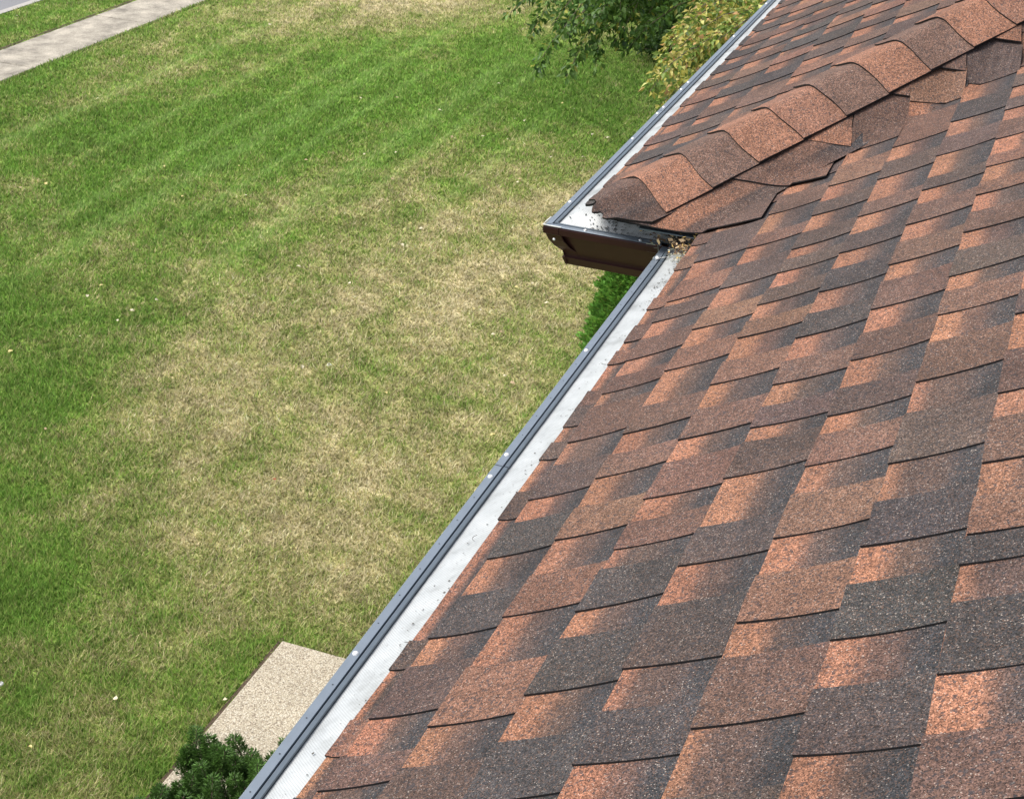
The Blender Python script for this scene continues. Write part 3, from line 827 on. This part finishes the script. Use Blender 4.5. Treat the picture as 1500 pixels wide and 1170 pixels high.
# ------------------------------------------------------------------ grass
def blades(n, xr, yr, hmul=1.0, seed=1, pw=1.5):
    r = np.random.default_rng(seed)
    u = r.random(n); q = 1-pw
    x = (xr[0]**q+(xr[1]**q-xr[0]**q)*u)**(1/q)
    y = yr[0]+(yr[1]-yr[0])*r.random(n)
    lo = np.where(x < 10, 3.3, 3.3); hi = np.minimum(yr[1], 3.6+.78*x)
    keep = (y > lo) & (y < hi)
    keep &= ~((x < PX1+.01) & (y < PY1+.02))
    keep &= ~((y > WY0-.0) & (y < WY1+.02))
    keep &= ~((y > 18.84))
    keep &= ~((x < PX1) & (y < PY1+.07) & (r.random(n) < .8))
    return x[keep], y[keep]
def grass_mesh(name, x, y, seed):
    r = np.random.default_rng(seed); n = len(x)
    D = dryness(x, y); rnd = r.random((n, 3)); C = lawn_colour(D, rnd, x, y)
    dist = np.sqrt(x**2+y**2+49)
    clump = fbm(x*7, y*7, 31, 2)
    h = (.036+.026*r.random(n)+.012*clump)*(1.10-.35*D); h = np.maximum(h, .015)
    wd = (.0026+.0022*r.random(n))*np.clip(dist/9.5, 1, 2.6)
    th = r.random(n)*2*np.pi
    lean = (.25+.9*r.random(n))*h*(1+.5*D); la = th+r.normal(0, .6, n)+.8*vnoise(x*3, y*3, 77)
    dx, dy = np.cos(th+np.pi/2)*wd, np.sin(th+np.pi/2)*wd
    zb = .018*fbm(x*.5, y*.5, 21, 3)
    tipx, tipy = x+np.cos(la)*lean, y+np.sin(la)*lean
    V = np.empty((n, 3, 3)); 
    V[:, 0] = np.c_[x-dx, y-dy, zb]; V[:, 1] = np.c_[x+dx, y+dy, zb]; V[:, 2] = np.c_[tipx, tipy, zb+h]
    CC = np.repeat(C[:, None, :], 3, 1); CC[:, 2] *= 1.12
    F = np.arange(n*3).reshape(n, 3)
    o = np_mesh(name, V.reshape(-1, 3), F, np.clip(CC.reshape(-1, 3), 0, .8), M_BLADE)
    return o
x1_, y1_ = blades(1500000, (5.0, 36.0), (3.3, 18.86), seed=5, pw=1.7)
rg_ = np.random.default_rng(15); xe = 3.5+rg_.random(330000)**1.25*24; ye = .5+2.8*rg_.random(330000)
ke = ~((xe < PX1+.01) & (ye < PY1+.02)); x1_ = np.r_[x1_, xe[ke]]; y1_ = np.r_[y1_, ye[ke]]
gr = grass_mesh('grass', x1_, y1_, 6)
tag(gr, 'lawn of short patchy green and dry straw-coloured grass below the roof', 'grass', kind='stuff')
print('blades', len(x1_))

# ------------------------------------------------------------------ fallen leaves, single things
LEAF_POS = [(23.8, 18.42), (18.6, 11.56), (18.34, 10.59), (16.46, 12.55), (16.17, 12.75), (16.93, 10.24), (17.34, 9.92), (16.48, 9.68), (16.89, 10.65), (19.04, 9.86), (22.78, 13.77), (20.1, 14.16), (25.69, 14.04), (17.82, 11.51), (22.23, 10.48), (22.56, 9.97), (24.19, 9.22), (24.18, 8.75), (21.08, 8.37), (21.35, 7.95), (21.38, 7.55), (23.69, 7.75), (23.63, 7.4), (23.43, 7.13), (22.42, 7.81), (22.43, 7.64), (22.26, 9.06), (20.91, 6.66), (21.14, 6.23), (22.29, 6.44), (22.25, 6.17), (21.06, 5.93), (19.77, 6.76), (19.62, 6.74), (18.44, 6.18), (17.31, 7.27), (16.67, 7.26), (17.43, 7.47), (16.99, 6.14), (18.89, 8.4), (19.67, 9.21), (19.33, 9.26), (19.98, 8.83), (23.09, 6.45), (13.87, 9.93), (13.54, 9.9), (13.81, 9.14), (13.44, 9.23), (13.14, 9.23), (12.61, 9.37), (11.97, 9.81), (10.7, 8.46), (10.77, 6.38), (13.01, 6.82), (15.43, 8.12), (15.25, 7.33), (16.07, 5.46), (16.26, 5.32), (14.68, 5.24), (14.78, 5.18), (15.79, 4.97), (15.24, 5.7), (15.24, 5.62), (13.64, 4.62), (13.77, 4.76), (12.49, 4.41), (13.47, 4.83), (12.84, 5.75), (7.49, 5.55), (7.8, 4.79), (6.79, 5.8)]
def leaf_mesh(name, w_=.02, l_=.045, seed=0, lobes=True):
    r = random.Random(seed); mb = MB(); mids = []; n = 7; L_ = []; R2 = []
    for i in range(n):
        u = i/(n-1); ww = w_*math.sin(math.pi*min(1, u*.93+.05))**.7*(1+.25*math.sin(u*17) if lobes else 1)
        z = .006*math.sin(u*math.pi)+.01*u*r.uniform(0, .6)
        mids.append((l_*(u-.5), .001*math.sin(u*5), z)); L_.append((l_*(u-.5)+r.uniform(-.002, .002), ww, z+.006*r.random())); R2.append((l_*(u-.5)+r.uniform(-.002, .002), -ww, z+.006*r.random()))
    col = [r.uniform(.8, 1.1) for _ in range(3)]
    mb.quadgrid([[a, b, c] for a, b, c in zip(L_, mids, R2)], None, 0)
    mb.tube([(-l_*.5, 0, .001), (-l_*.85, .002, .003)], .0009, 5)
    me = bpy.data.meshes.new(name); me.from_pydata(mb.v, [], mb.f); me.update(); return me
M_LF = [plain('dry_leaf_cream', (.62, .56, .38), .6, 0, .2, 60), plain('dry_leaf_yellow', (.60, .50, .20), .6, 0, .2, 60), plain('dry_leaf_tan', (.50, .36, .22), .7, 0, .2, 60)]
LM = []
for i in range(9):
    me = leaf_mesh('fallen_leaf', random.uniform(.013, .022), random.uniform(.035, .055), i); me.materials.append(M_LF[(0, 1, 0, 2, 0, 1, 0, 0, 2)[i]]); LM.append(me)
random.seed(23); placed = []
for (lx, ly) in LEAF_POS:
    o = bpy.data.objects.new('fallen_leaf', random.choice(LM)); COL.objects.link(o)
    s = random.uniform(.65, 1.1)*(1+.02*(lx-8)); o.location = (lx, ly, .055+random.uniform(0, .008)); o.scale = (s, s, s)
    o.rotation_euler = (random.uniform(-.35, .35), random.uniform(-.35, .35), random.uniform(0, 6.28))
    o_tone = {0: 'cream', 1: 'yellow', 2: 'tan'}[M_LF.index(o.data.materials[0])]
    placed.append((o, o_tone, lx, ly))
def region(x, y):
    if y > 12.3: return 'near the sidewalk'
    if x > 23 and y < 10: return 'in the shade of the tree branches'
    if x > 20 and y < 7.3: return 'on dark grass beside the far gutter'
    if x > 18.5 and y < 7.3: return 'on dry grass left of the gutter corner'
    if x > 19.5: return 'on green grass at the top of the lawn'
    if x > 16 and y > 9.3: return 'on lush grass in the upper left lawn'
    if x > 16: return 'on mixed grass left of the brown gutter return'
    if x > 14 and y < 6: return 'on dry grass left of the bright green shrub'
    if y > 9: return 'on green grass at the middle left edge'
    if x < 9: return 'in the lower left lawn near the concrete pad'
    return 'in the dry middle of the lawn'
cells = {}
for o, tone, lx, ly in placed: cells.setdefault((region(lx, ly)), []).append((lx, ly, tone, o))
ORD = ['lowest', 'second lowest', 'third lowest', 'fourth lowest', 'fifth lowest', 'sixth lowest', 'seventh lowest', 'eighth lowest', 'ninth lowest', 'tenth lowest', 'eleventh lowest', 'twelfth lowest', 'thirteenth lowest', 'fourteenth lowest']
for rg, L_ in cells.items():
    pr = sorted(L_, key=lambda q: -(cam_px((q[0], q[1], .05))[1]))
    for i, (lx, ly, tone, o) in enumerate(pr):
        w_ = (ORD[i]+' ') if len(pr) > 1 and i < len(ORD)-0 else ''
        if i == len(pr)-1 and len(pr) > 1: w_ = 'topmost '
        tag(o, w_+'small '+tone+' leaf '+rg.split(',')[0], 'leaf', 'fallen leaves scattered over the lawn')
me = leaf_mesh('fallen_leaf', .02, .045, 77); me.materials.append(plain('red_brown_leaf', (.30, .085, .03), .6))
o = bpy.data.objects.new('fallen_leaf', me); COL.objects.link(o); o.location = (10.8, 5.98, .058); o.rotation_euler = (.1, .2, .8)
tag(o, 'small red-brown dried leaf on the dry middle part of the lawn', 'leaf')
mb = MB(); mb.tube([(.022*math.cos(q), .022*math.sin(q), .006*math.sin(q*2)) for q in [2*math.pi*i/20 for i in range(21)]], .003, 6, cap=False)
o = mb.build('ring', M_WHITE, smooth=True); o.location = (13.18, 6.58, .058); tag(o, 'small pale plastic ring lying in the dry grass', 'ring')
mb = MB()
for q in range(8):
    pass
mb.quadgrid([[(.026*math.cos(a)*math.cos(b), .020*math.sin(a)*math.cos(b), .014*math.sin(b)) for a in [2*math.pi*i/10 for i in range(11)]] for b in (-1.2, -.6, 0, .6, 1.2)], None, 0)
o = mb.build('pebble', M_WHITE, smooth=True); o.location = (7.29, 6.43, .055); tag(o, 'small white pebble in the grass at the left edge', 'pebble')

# ------------------------------------------------------------------ foliage helpers
def leaf_cloud(centres, dirs, L, W, cols, seed=0, fold=.25):
    """many little folded leaves: (n) centres with axis dirs; returns V,F,C"""
    r = np.random.default_rng(seed); n = len(centres)
    d = dirs/np.linalg.norm(dirs, axis=1)[:, None]
    up = r.normal(size=(n, 3)); up[:, 2] += 1.2
    s = np.cross(d, up); s /= np.linalg.norm(s, axis=1)[:, None]; nn_ = np.cross(s, d)
    L = L*(.7+.6*r.random(n))[:, None]; W = W*(.7+.6*r.random(n))[:, None]
    b = centres; m = b+d*L*.45
    t = b+d*L-nn_*L*.12
    V = np.stack([b, m+s*W*.5+nn_*W*fold, t, m-s*W*.5+nn_*W*fold, m-nn_*W*.05], 1)
    base = (np.arange(n)*5)[:, None]
    F = np.concatenate([base+np.array([[0, 4, 1]]), base+np.array([[4, 2, 1]]), base+np.array([[0, 3, 4]]), base+np.array([[4, 3, 2]])], 0)
    C = np.repeat(cols[:, None, :], 5, 1)
    return V.reshape(-1, 3), F, C.reshape(-1, 3)

def make_spray_leaves(sprays, per, L, W, pal, seed, droop=.5, spread=.16):
    """sprays: polylines; leaves set along them on short twigs"""
    r = np.random.default_rng(seed); cs = []; ds = []; cl = []
    for pts in sprays:
        pts = np.array(pts); seg = np.linalg.norm(np.diff(pts, axis=0), axis=1); tot = seg.sum(); n = int(per*tot)
        cum = np.r_[0, np.cumsum(seg)]
        q = r.random(n)*tot; k = np.clip(np.searchsorted(cum, q)-1, 0, len(seg)-1); f = (q-cum[k])/seg[k]
        p = pts[k]*(1-f)[:, None]+pts[k+1]*f[:, None]
        off = r.normal(size=(n, 3)); off /= np.linalg.norm(off, axis=1)[:, None]
        rad = spread*r.random(n)**.7*(1.1-.6*q/tot)
        p = p+off*rad[:, None]*np.array([1, 1, .7]); d = off+(pts[k+1]-pts[k])/seg[k][:, None]*.6; d[:, 2] -= droop
        cs.append(p); ds.append(d)
        pr = r.choice(len(pal), n, p=[w_ for w_, _ in pal]); c = np.array([q2 for _, q2 in pal])[pr]*(.7+.6*r.random(n))[:, None]
        cl.append(c)
    cs = np.concatenate(cs); ds = np.concatenate(ds); cl = np.concatenate(cl)
    return leaf_cloud(cs, ds, L, W, cl, seed)

def tree(label, base, height, crown, sprays, per, L, W, pal, seed, trunk_r=.14):
    """trunk with limbs; crown = one mesh of leaves on sprays"""
    rt = empty('tree', base); tag(rt, label, 'tree'); rn = random.Random(seed)
    tb = MB(); bx, by, bz = base
    tp = [(bx+.10*math.sin(i*1.1+seed), by+.08*math.cos(i*1.4), bz+height*.82*i/9) for i in range(10)]
    tb.tube(tp, [trunk_r*(1-.085*i) for i in range(10)], 10)
    tb.build('trunk', M_BARK, rt, True)
    for i, s in enumerate(sprays):
        if (i % 3 == 0 and i < 60) or i % 12 == 5:
            lb = MB(); k = min(9, 3+int(rn.random()*6)); a = Vector(tp[k]); b = Vector(s[0]); m_ = (a+b)/2+Vector((0, 0, .25))
            lb.tube([tuple(a), tuple(a.lerp(m_, .6)), tuple(m_.lerp(b, .4)), tuple(b)], [.035, .026, .016, .008], 6)
            lb.build('branch', M_BARK, rt, True)
    tw = MB()
    for s in sprays: tw.tube(s, [.007, .006, .005, .004, .003, .0025][:len(s)] if len(s) <= 6 else .004, 4, cap=False)
    tw.build('twigs', M_BARK, rt)['kind'] = 'stuff'
    V, F, C = make_spray_leaves(sprays, per, L, W, pal, seed); C = np.clip(C*1.5, 0, .7)
    np_mesh('crown', V, F, C, M_LEAF, rt)
    return rt
def spray_to(end, start_off, n=5, sag=.25, rn=random):
    e = Vector(end); s = e+Vector(start_off)
    return [tuple(s.lerp(e, i/(n-1))+Vector((rn.uniform(-.04, .04), rn.uniform(-.04, .04), sag*math.sin(math.pi*i/(n-1)*.9)))) for i in range(n)]
random.seed(41)
# green tree: low hanging tips seen over the lawn
tipsA = [(17.0,5.9),(16.3,5.45),(16.0,5.15),(16.45,5.21),(16.43,4.95),(18.2,5.5),(18.9,5.5),(16.9,4.9),(16.71,4.64),(18.09,4.83),(18.2,4.75),(18.63,4.67),(19.18,4.56),(16.9,4.6),(17.47,4.91),(19.0,6.6),(19.6,5.9),(20.2,5.2),(20.4,6.1),(19.8,4.9),(17.9,5.35)]
SA_ = []
for (tx, ty) in tipsA:
    for _ in range(2):
        tz = Z0-4.55+random.uniform(-.35, .35)
        SA_.append(spray_to((tx+random.uniform(-.2, .2), ty+random.uniform(-.2, .2), tz), (random.uniform(1.0, 2.4), random.uniform(-.9, .3), random.uniform(.2, .9))))
for (tx, ty) in ((18.9,5.3),(19.3,5.7),(19.6,6.6),(19.9,7.2),(20.1,4.8),(19.2,5.0),(18.4,5.2),(19.7,5.4),(20.3,6.3),(20.0,5.8),(20.6,6.9),(19.4,4.7),(18.8,4.9)):
    for _ in range(3): SA_.append(spray_to((tx+random.uniform(-.3, .3), ty+random.uniform(-.3, .3), Z0-4.6+random.uniform(-.25, .35)), (random.uniform(.8, 2.0), random.uniform(-.8, .3), random.uniform(.1, .6))))
for _ in range(430):                     # the crown above and behind
    a = random.uniform(0, 6.28); zz = random.uniform(-1, 1); R0 = math.sqrt(max(.05, 1-zz*zz)); rr_ = random.uniform(.15, 1)**.5
    e = (25.0+math.cos(a)*R0*rr_*6.0, 9.2+math.sin(a)*R0*rr_*4.6, 7.6+zz*2.6)
    SA_.append(spray_to(e, ((25-e[0])*.3, (9.2-e[1])*.3, random.uniform(-.2, .3))))
palA = [(.45, (.060, .125, .022)), (.33, (.10, .18, .035)), (.14, (.035, .075, .02)), (.08, (.24, .25, .05))]
tree('green leafy tree whose low branches hang over the far end of the lawn', (32.6, 9.6, 0), 9.5, None, SA_, 110, .085, .052, palA, 5, .24)
# dark leafy bushes far behind, under the green tree
def bush_at(bx, by, R1, H1, lab, seed):
    bush = empty('shrub', (bx, by, 0)); tag(bush, lab, 'shrub'); SH = []
    for _ in range(150):
        a = random.uniform(0, 6.28); zz = random.uniform(.08, 1); R0 = R1*math.sqrt(max(.1, 1-(zz-.3)**2*1.7)); rr_ = random.uniform(.5, 1)
        e = (bx+math.cos(a)*R0*rr_, by+math.sin(a)*R0*rr_*1.2, zz*H1)
        SH.append(spray_to(e, ((bx-e[0])*.5, (by-e[1])*.5, -e[2]*.4), 5, .1))
    bt_ = MB()
    for s in SH[::3]: bt_.tube(s, .008, 4, cap=False)
    bt_.build('stems', M_BARK, bush)['kind'] = 'stuff'
    V, F, C = make_spray_leaves(SH, 150, .085, .055, [(.7, (.06, .125, .026)), (.3, (.11, .19, .04))], seed)
    np_mesh('foliage', V, F, C, M_LEAF, bush)
bush_at(31.2, 8.3, 1.7, 1.9, 'dark green leafy bush under the tree at the top edge of the lawn', 17)
bush_at(27.6, 5.9, 1.35, 1.3, 'low dark green bush between the hanging branches and the yellowing tree', 19)
# yellowing tree close to the gutter
tipsB = [(16.4,3.86),(15.9,3.75),(15.5,3.68),(15.2,3.62),(14.6,3.5),(14.3,3.42),(13.7,3.36),(17.98,3.84),(17.44,3.6),(16.7,3.40),(17.9,3.45),(17.9,3.2),(16.2,3.5),(17.6,3.75),(16.2,3.62),(14.1,3.2),(15.2,3.2),(15.8,3.1),(14.8,3.35),(15.4,3.3),(18.4,3.9),(18.6,3.5),(18.5,4.2),(17.8,4.05),(17.2,3.95),(19.0,4.1),(18.9,3.7)]
SB_ = []
for (tx, ty) in tipsB:
    for _ in range(2):
        SB_.append(spray_to((tx+random.uniform(-.12, .12), ty+random.uniform(-.1, .1), Z0-4.25+random.uniform(-.25, .25)), (random.uniform(.6, 1.5), random.uniform(-.9, -.2), random.uniform(.1, .6))))
for _ in range(70):
    a = random.uniform(0, 6.28); rr_ = random.uniform(.2, 1)**.5; zz = random.uniform(2.0, 4.6)
    R0 = 1.5*math.sqrt(max(.05, 1-((zz-3.1)/2.0)**2))
    e = (17.0+math.cos(a)*R0*rr_*1.3, 2.2+math.sin(a)*R0*rr_*.8, zz)
    SB_.append(spray_to(e, ((17-e[0])*.35, (2.2-e[1])*.35, random.uniform(-.2, .2))))
palB = [(.36, (.14, .20, .035)), (.26, (.30, .28, .06)), (.16, (.46, .40, .13)), (.14, (.08, .13, .03)), (.08, (.48, .28, .12))]
tree('smaller tree with yellowing green leaves close behind the far gutter', (17.0, 2.1, 0), 4.4, None, SB_, 135, .072, .042, palB, 8, .08)

# evergreens
def arborvitae(base, R0, H_, seed):
    rt = empty('evergreen_shrub', base); tag(rt, 'dense bright green arborvitae shrub below the short brown gutter return', 'shrub')
    r = np.random.default_rng(seed); n = 95000
    z = r.random(n)**.85*H_; a = r.random(n)*2*np.pi; top = r.random(n) < .16; z = np.where(top, H_*(.90+.09*r.random(n)), z)
    lump = .04*np.sin(a*7+z*6)+.07*vnoise(a*5, z*5, 4)+.11*np.abs(vnoise(a*9+1.7, z*9, 5))+.06*vnoise(a*22, z*22, 6)-.04
    prof_ = np.clip(1-(z/H_)**4.5, .02, 1)**.55*(.82+.18*np.clip(z/.6, 0, 1))
    rad = R0*prof_*(1+lump)*(1-.16*r.random(n)**2)*np.where(top, np.sqrt(r.random(n)), 1)*np.where(r.random(n) < .2, .85, 1)
    p = np.c_[base[0]+np.cos(a)*rad, base[1]+np.sin(a)*rad, base[2]+z]
    d = np.c_[np.cos(a), np.sin(a), .9+.5*r.random(n)]+r.normal(0, .35, (n, 3))
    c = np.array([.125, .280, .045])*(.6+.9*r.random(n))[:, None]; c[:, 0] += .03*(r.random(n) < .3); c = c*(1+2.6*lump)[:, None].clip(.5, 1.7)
    V, F, C = leaf_cloud(p, d, .046, .030, c, seed); np_mesh('foliage', V, F, C, M_NEEDLE, rt)
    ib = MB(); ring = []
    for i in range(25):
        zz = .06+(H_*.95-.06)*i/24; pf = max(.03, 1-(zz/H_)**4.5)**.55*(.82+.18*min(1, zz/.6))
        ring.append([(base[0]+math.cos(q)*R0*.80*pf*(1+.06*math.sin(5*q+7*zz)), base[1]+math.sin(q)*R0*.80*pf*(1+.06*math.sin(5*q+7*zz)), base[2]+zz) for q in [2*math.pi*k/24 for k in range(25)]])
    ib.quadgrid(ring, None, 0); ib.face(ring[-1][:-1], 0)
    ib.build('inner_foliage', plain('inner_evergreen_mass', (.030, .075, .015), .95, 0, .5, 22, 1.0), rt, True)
    tb = MB(); tb.tube([(base[0], base[1], base[2]), (base[0], base[1], base[2]+H_*.8)], [.07, .02], 8); tb.build('trunk', M_BARK, rt)
arborvitae((12.25, 2.60, 0), .82, 2.75, 3)

def yew(base, seed):
    rt = empty('evergreen_shrub', base); tag(rt, 'dark green yew shrub with upright tufts over the corner of the pale concrete pad', 'shrub')
    rn = random.Random(seed); r = np.random.default_rng(seed)
    stems = MB(); cs = []; ds = []; cl = []
    spec = [(6.17, 3.98, 1.16), (6.1, 3.82, 1.28), (6.2, 3.64, 1.22), (6.12, 3.44, 1.34), (5.98, 4.10, .92), (5.9, 3.95, 1.02), (5.85, 3.7, 1.15), (5.95, 3.35, 1.28), (5.8, 4.18, .80), (5.95, 3.55, 1.2), (5.75, 4.02, .9)]
    for i in range(34): spec.append((5.4+rn.uniform(-.55, .5), 3.4+rn.uniform(-.7, .75), rn.uniform(.65, 1.12)))
    for i in range(16): spec.append((5.75+rn.uniform(-.25, .4), 3.75+rn.uniform(-.3, .42), rn.uniform(.72, .98)))
    for (x, y, zt2) in spec:
        root = Vector((base[0]+(x-base[0])*.25, base[1]+(y-base[1])*.25, 0.1)); tip = Vector((x, y, zt2)); mid_ = Vector((x*.8+root.x*.2, y*.8+root.y*.2, zt2*.45))
        stems.tube([tuple(root), tuple(mid_), tuple(tip)], [.016, .010, .004], 5)
        for s in range(5):
            ax = Vector((rn.uniform(-.35, .35), rn.uniform(-.35, .35), 1)).normalized(); L = rn.uniform(.16, .30)
            b = tip-Vector((0, 0, rn.uniform(.10, .34)))+Vector((rn.uniform(-.11, .11), rn.uniform(-.11, .11), 0)) if s else tip-ax*L
            stems.tube([tuple(b), tuple(b+ax*L)], [.005, .002], 4)
            n = 900; u = r.random(n); th = r.random(n)*2*np.pi
            rad = (.034+.030*(1-u))*np.sqrt(r.random(n))
            axn = np.array(ax); e1 = np.cross(axn, [1, 0, 0]); e1 /= np.linalg.norm(e1); e2 = np.cross(axn, e1)
            out = np.cos(th)[:, None]*e1+np.sin(th)[:, None]*e2
            p = np.array(b)+axn*(u*L)[:, None]+out*rad[:, None]
            cs.append(p); ds.append(out+axn*.7+r.normal(0, .2, (n, 3)))
            cl.append(np.array([.050, .108, .019])*(.5+1.1*r.random(n))[:, None]*(1+.4*u[:, None]))
    V, F, C = leaf_cloud(np.concatenate(cs), np.concatenate(ds), .028, .0075, np.concatenate(cl), seed)
    np_mesh('foliage', V, F, C, M_NEEDLE, rt); stems.build('stems', M_BARK, rt)['kind'] = 'stuff'
yew((5.5, 3.4, 0), 12)

# ------------------------------------------------------------------ grit and leaf litter on the guards and shingles
random.seed(99)
def chip(mb, p, s, m=0, up=(0, 0, 1)):
    a = random.uniform(0, 6.28); pts = []
    k = random.choice((3, 4, 5)); el = random.uniform(.4, 1)
    for i in range(k):
        q = a+2*math.pi*i/k; dx_, dy_ = math.cos(q)*s, math.sin(q)*s*el
        pts.append((p[0]+dx_, p[1]+dy_, p[2]+.0006+random.uniform(0, s*.35)+(dy_*-.45)))
    top = (p[0], p[1], p[2]+s*random.uniform(.25, .6))
    for i in range(k): mb.face([pts[i], pts[(i+1) % k], top], m)
def on_near(x, b):
    z = np.interp(b, [q[0] for q in SCR], [q[1] for q in SCR]); return (x, LYN-b, LZ+z+.0012)
def on_far(x, b):
    z = np.interp(b, [q[0] for q in SCR], [q[1] for q in SCR]); return (x, LYF-b, LZ+z+.0012)
gm = MB()
for _ in range(420):
    x = random.uniform(1.2, 3.6) if random.random() < .8 else random.uniform(3.2, 3.6); b = random.uniform(.052, .112)
    chip(gm, on_near(x, b), random.choice((.0008, .001, .0013, .0018, .0026)))
for _ in range(60): chip(gm, on_near(random.uniform(3.35, 3.6), random.uniform(.052, .112)), random.uniform(.0015, .004))
for _ in range(120): chip(gm, on_far(random.uniform(3.85, 8), random.uniform(.052, .112)), random.choice((.001, .0014, .002)))
for _ in range(260):
    y = random.uniform(.80, 1.06) if random.random() < .8 else random.uniform(.9, 1.13); b_ = random.uniform(.03, .10); chip(gm, (LX+b_, y, LZ+float(np.interp(b_, [q[0] for q in SCRS], [q[1] for q in SCRS]))+.001), random.choice((.0012, .002, .003, .0045)))
tag(gm.build('roof_grit', M_DEBRIS), 'dark grit and specks lying along the pale gutter mesh', 'grit', kind='stuff')
# pine-needle curls
nm_ = MB()
for (x, b) in ((2.12, .075), (2.36, .07), (1.78, .08), (2.9, .07)):
    c = on_near(x, b); a = random.uniform(0, 6.28); L = random.uniform(.012, .022)
    nm_.tube([(c[0]+math.cos(a+q)*L*.6, c[1]+math.sin(a+q)*L*.6, c[2]+.001) for q in (0, .5, 1.0, 1.5, 2.0)], .0005, 4)
tag(nm_.build('dry_needles', M_DEBRIS), 'thin curled dry needles on the pale gutter mesh', 'needles', kind='stuff')
# heap of yellow and brown leaves in the corner
M_Y = plain('litter_yellow', (.62, .42, .14), .7, 0, .25, 120); M_T = plain('litter_tan', (.42, .30, .17), .8, 0, .25, 120); M_BR = plain('litter_brown', (.16, .09, .05), .85, 0, .3, 120); M_GY = plain('litter_grey_lint', (.42, .42, .33), .9, 0, .3, 200)
hp = MB()
def litter(cx, cy, cz, n, sx, sy, sz, smin, smax, mw_):
    for _ in range(n):
        p = Vector((random.gauss(cx, sx), random.gauss(cy, sy), cz+abs(random.gauss(0, sz)))); s = random.uniform(smin, smax)
        a = Vector((random.gauss(0, 1), random.gauss(0, 1), random.gauss(0, .5))).normalized()*s
        b = Vector((random.gauss(0, 1), random.gauss(0, 1), random.gauss(0, .5))).normalized()*s*.6
        m_ = random.choices((0, 1, 2, 3), mw_)[0]
        hp.face([tuple(p-a), tuple(p+b), tuple(p+a*.9+b*.2)], m_); hp.face([tuple(p-a), tuple(p+a*.9+b*.2), tuple(p-b)], m_)
litter(3.625, YE+.005, ZE-.010, 70, .016, .022, .010, .004, .013, (.7, .2, .1, 0))
litter(3.60, YE+.045, ZE-.030, 80, .025, .022, .010, .003, .011, (.15, .3, .5, .05))
litter(3.56, YE+.035, ZE-.032, 110, .02, .022, .006, .003, .008, (.05, .25, .35, .35))
litter(3.70, LYN-.0, LZ+.012, 90, .03, .03, .006, .003, .010, (.15, .3, .35, .2))
litter(3.53, YE+.035, ZE-.036, 60, .02, .012, .003, .003, .007, (0, .1, .1, .8))
tag(hp.build('leaf_litter', [M_Y, M_T, M_BR, M_GY]), 'small heap of yellow and brown leaf litter in the inner gutter corner', 'leaf litter', kind='stuff')
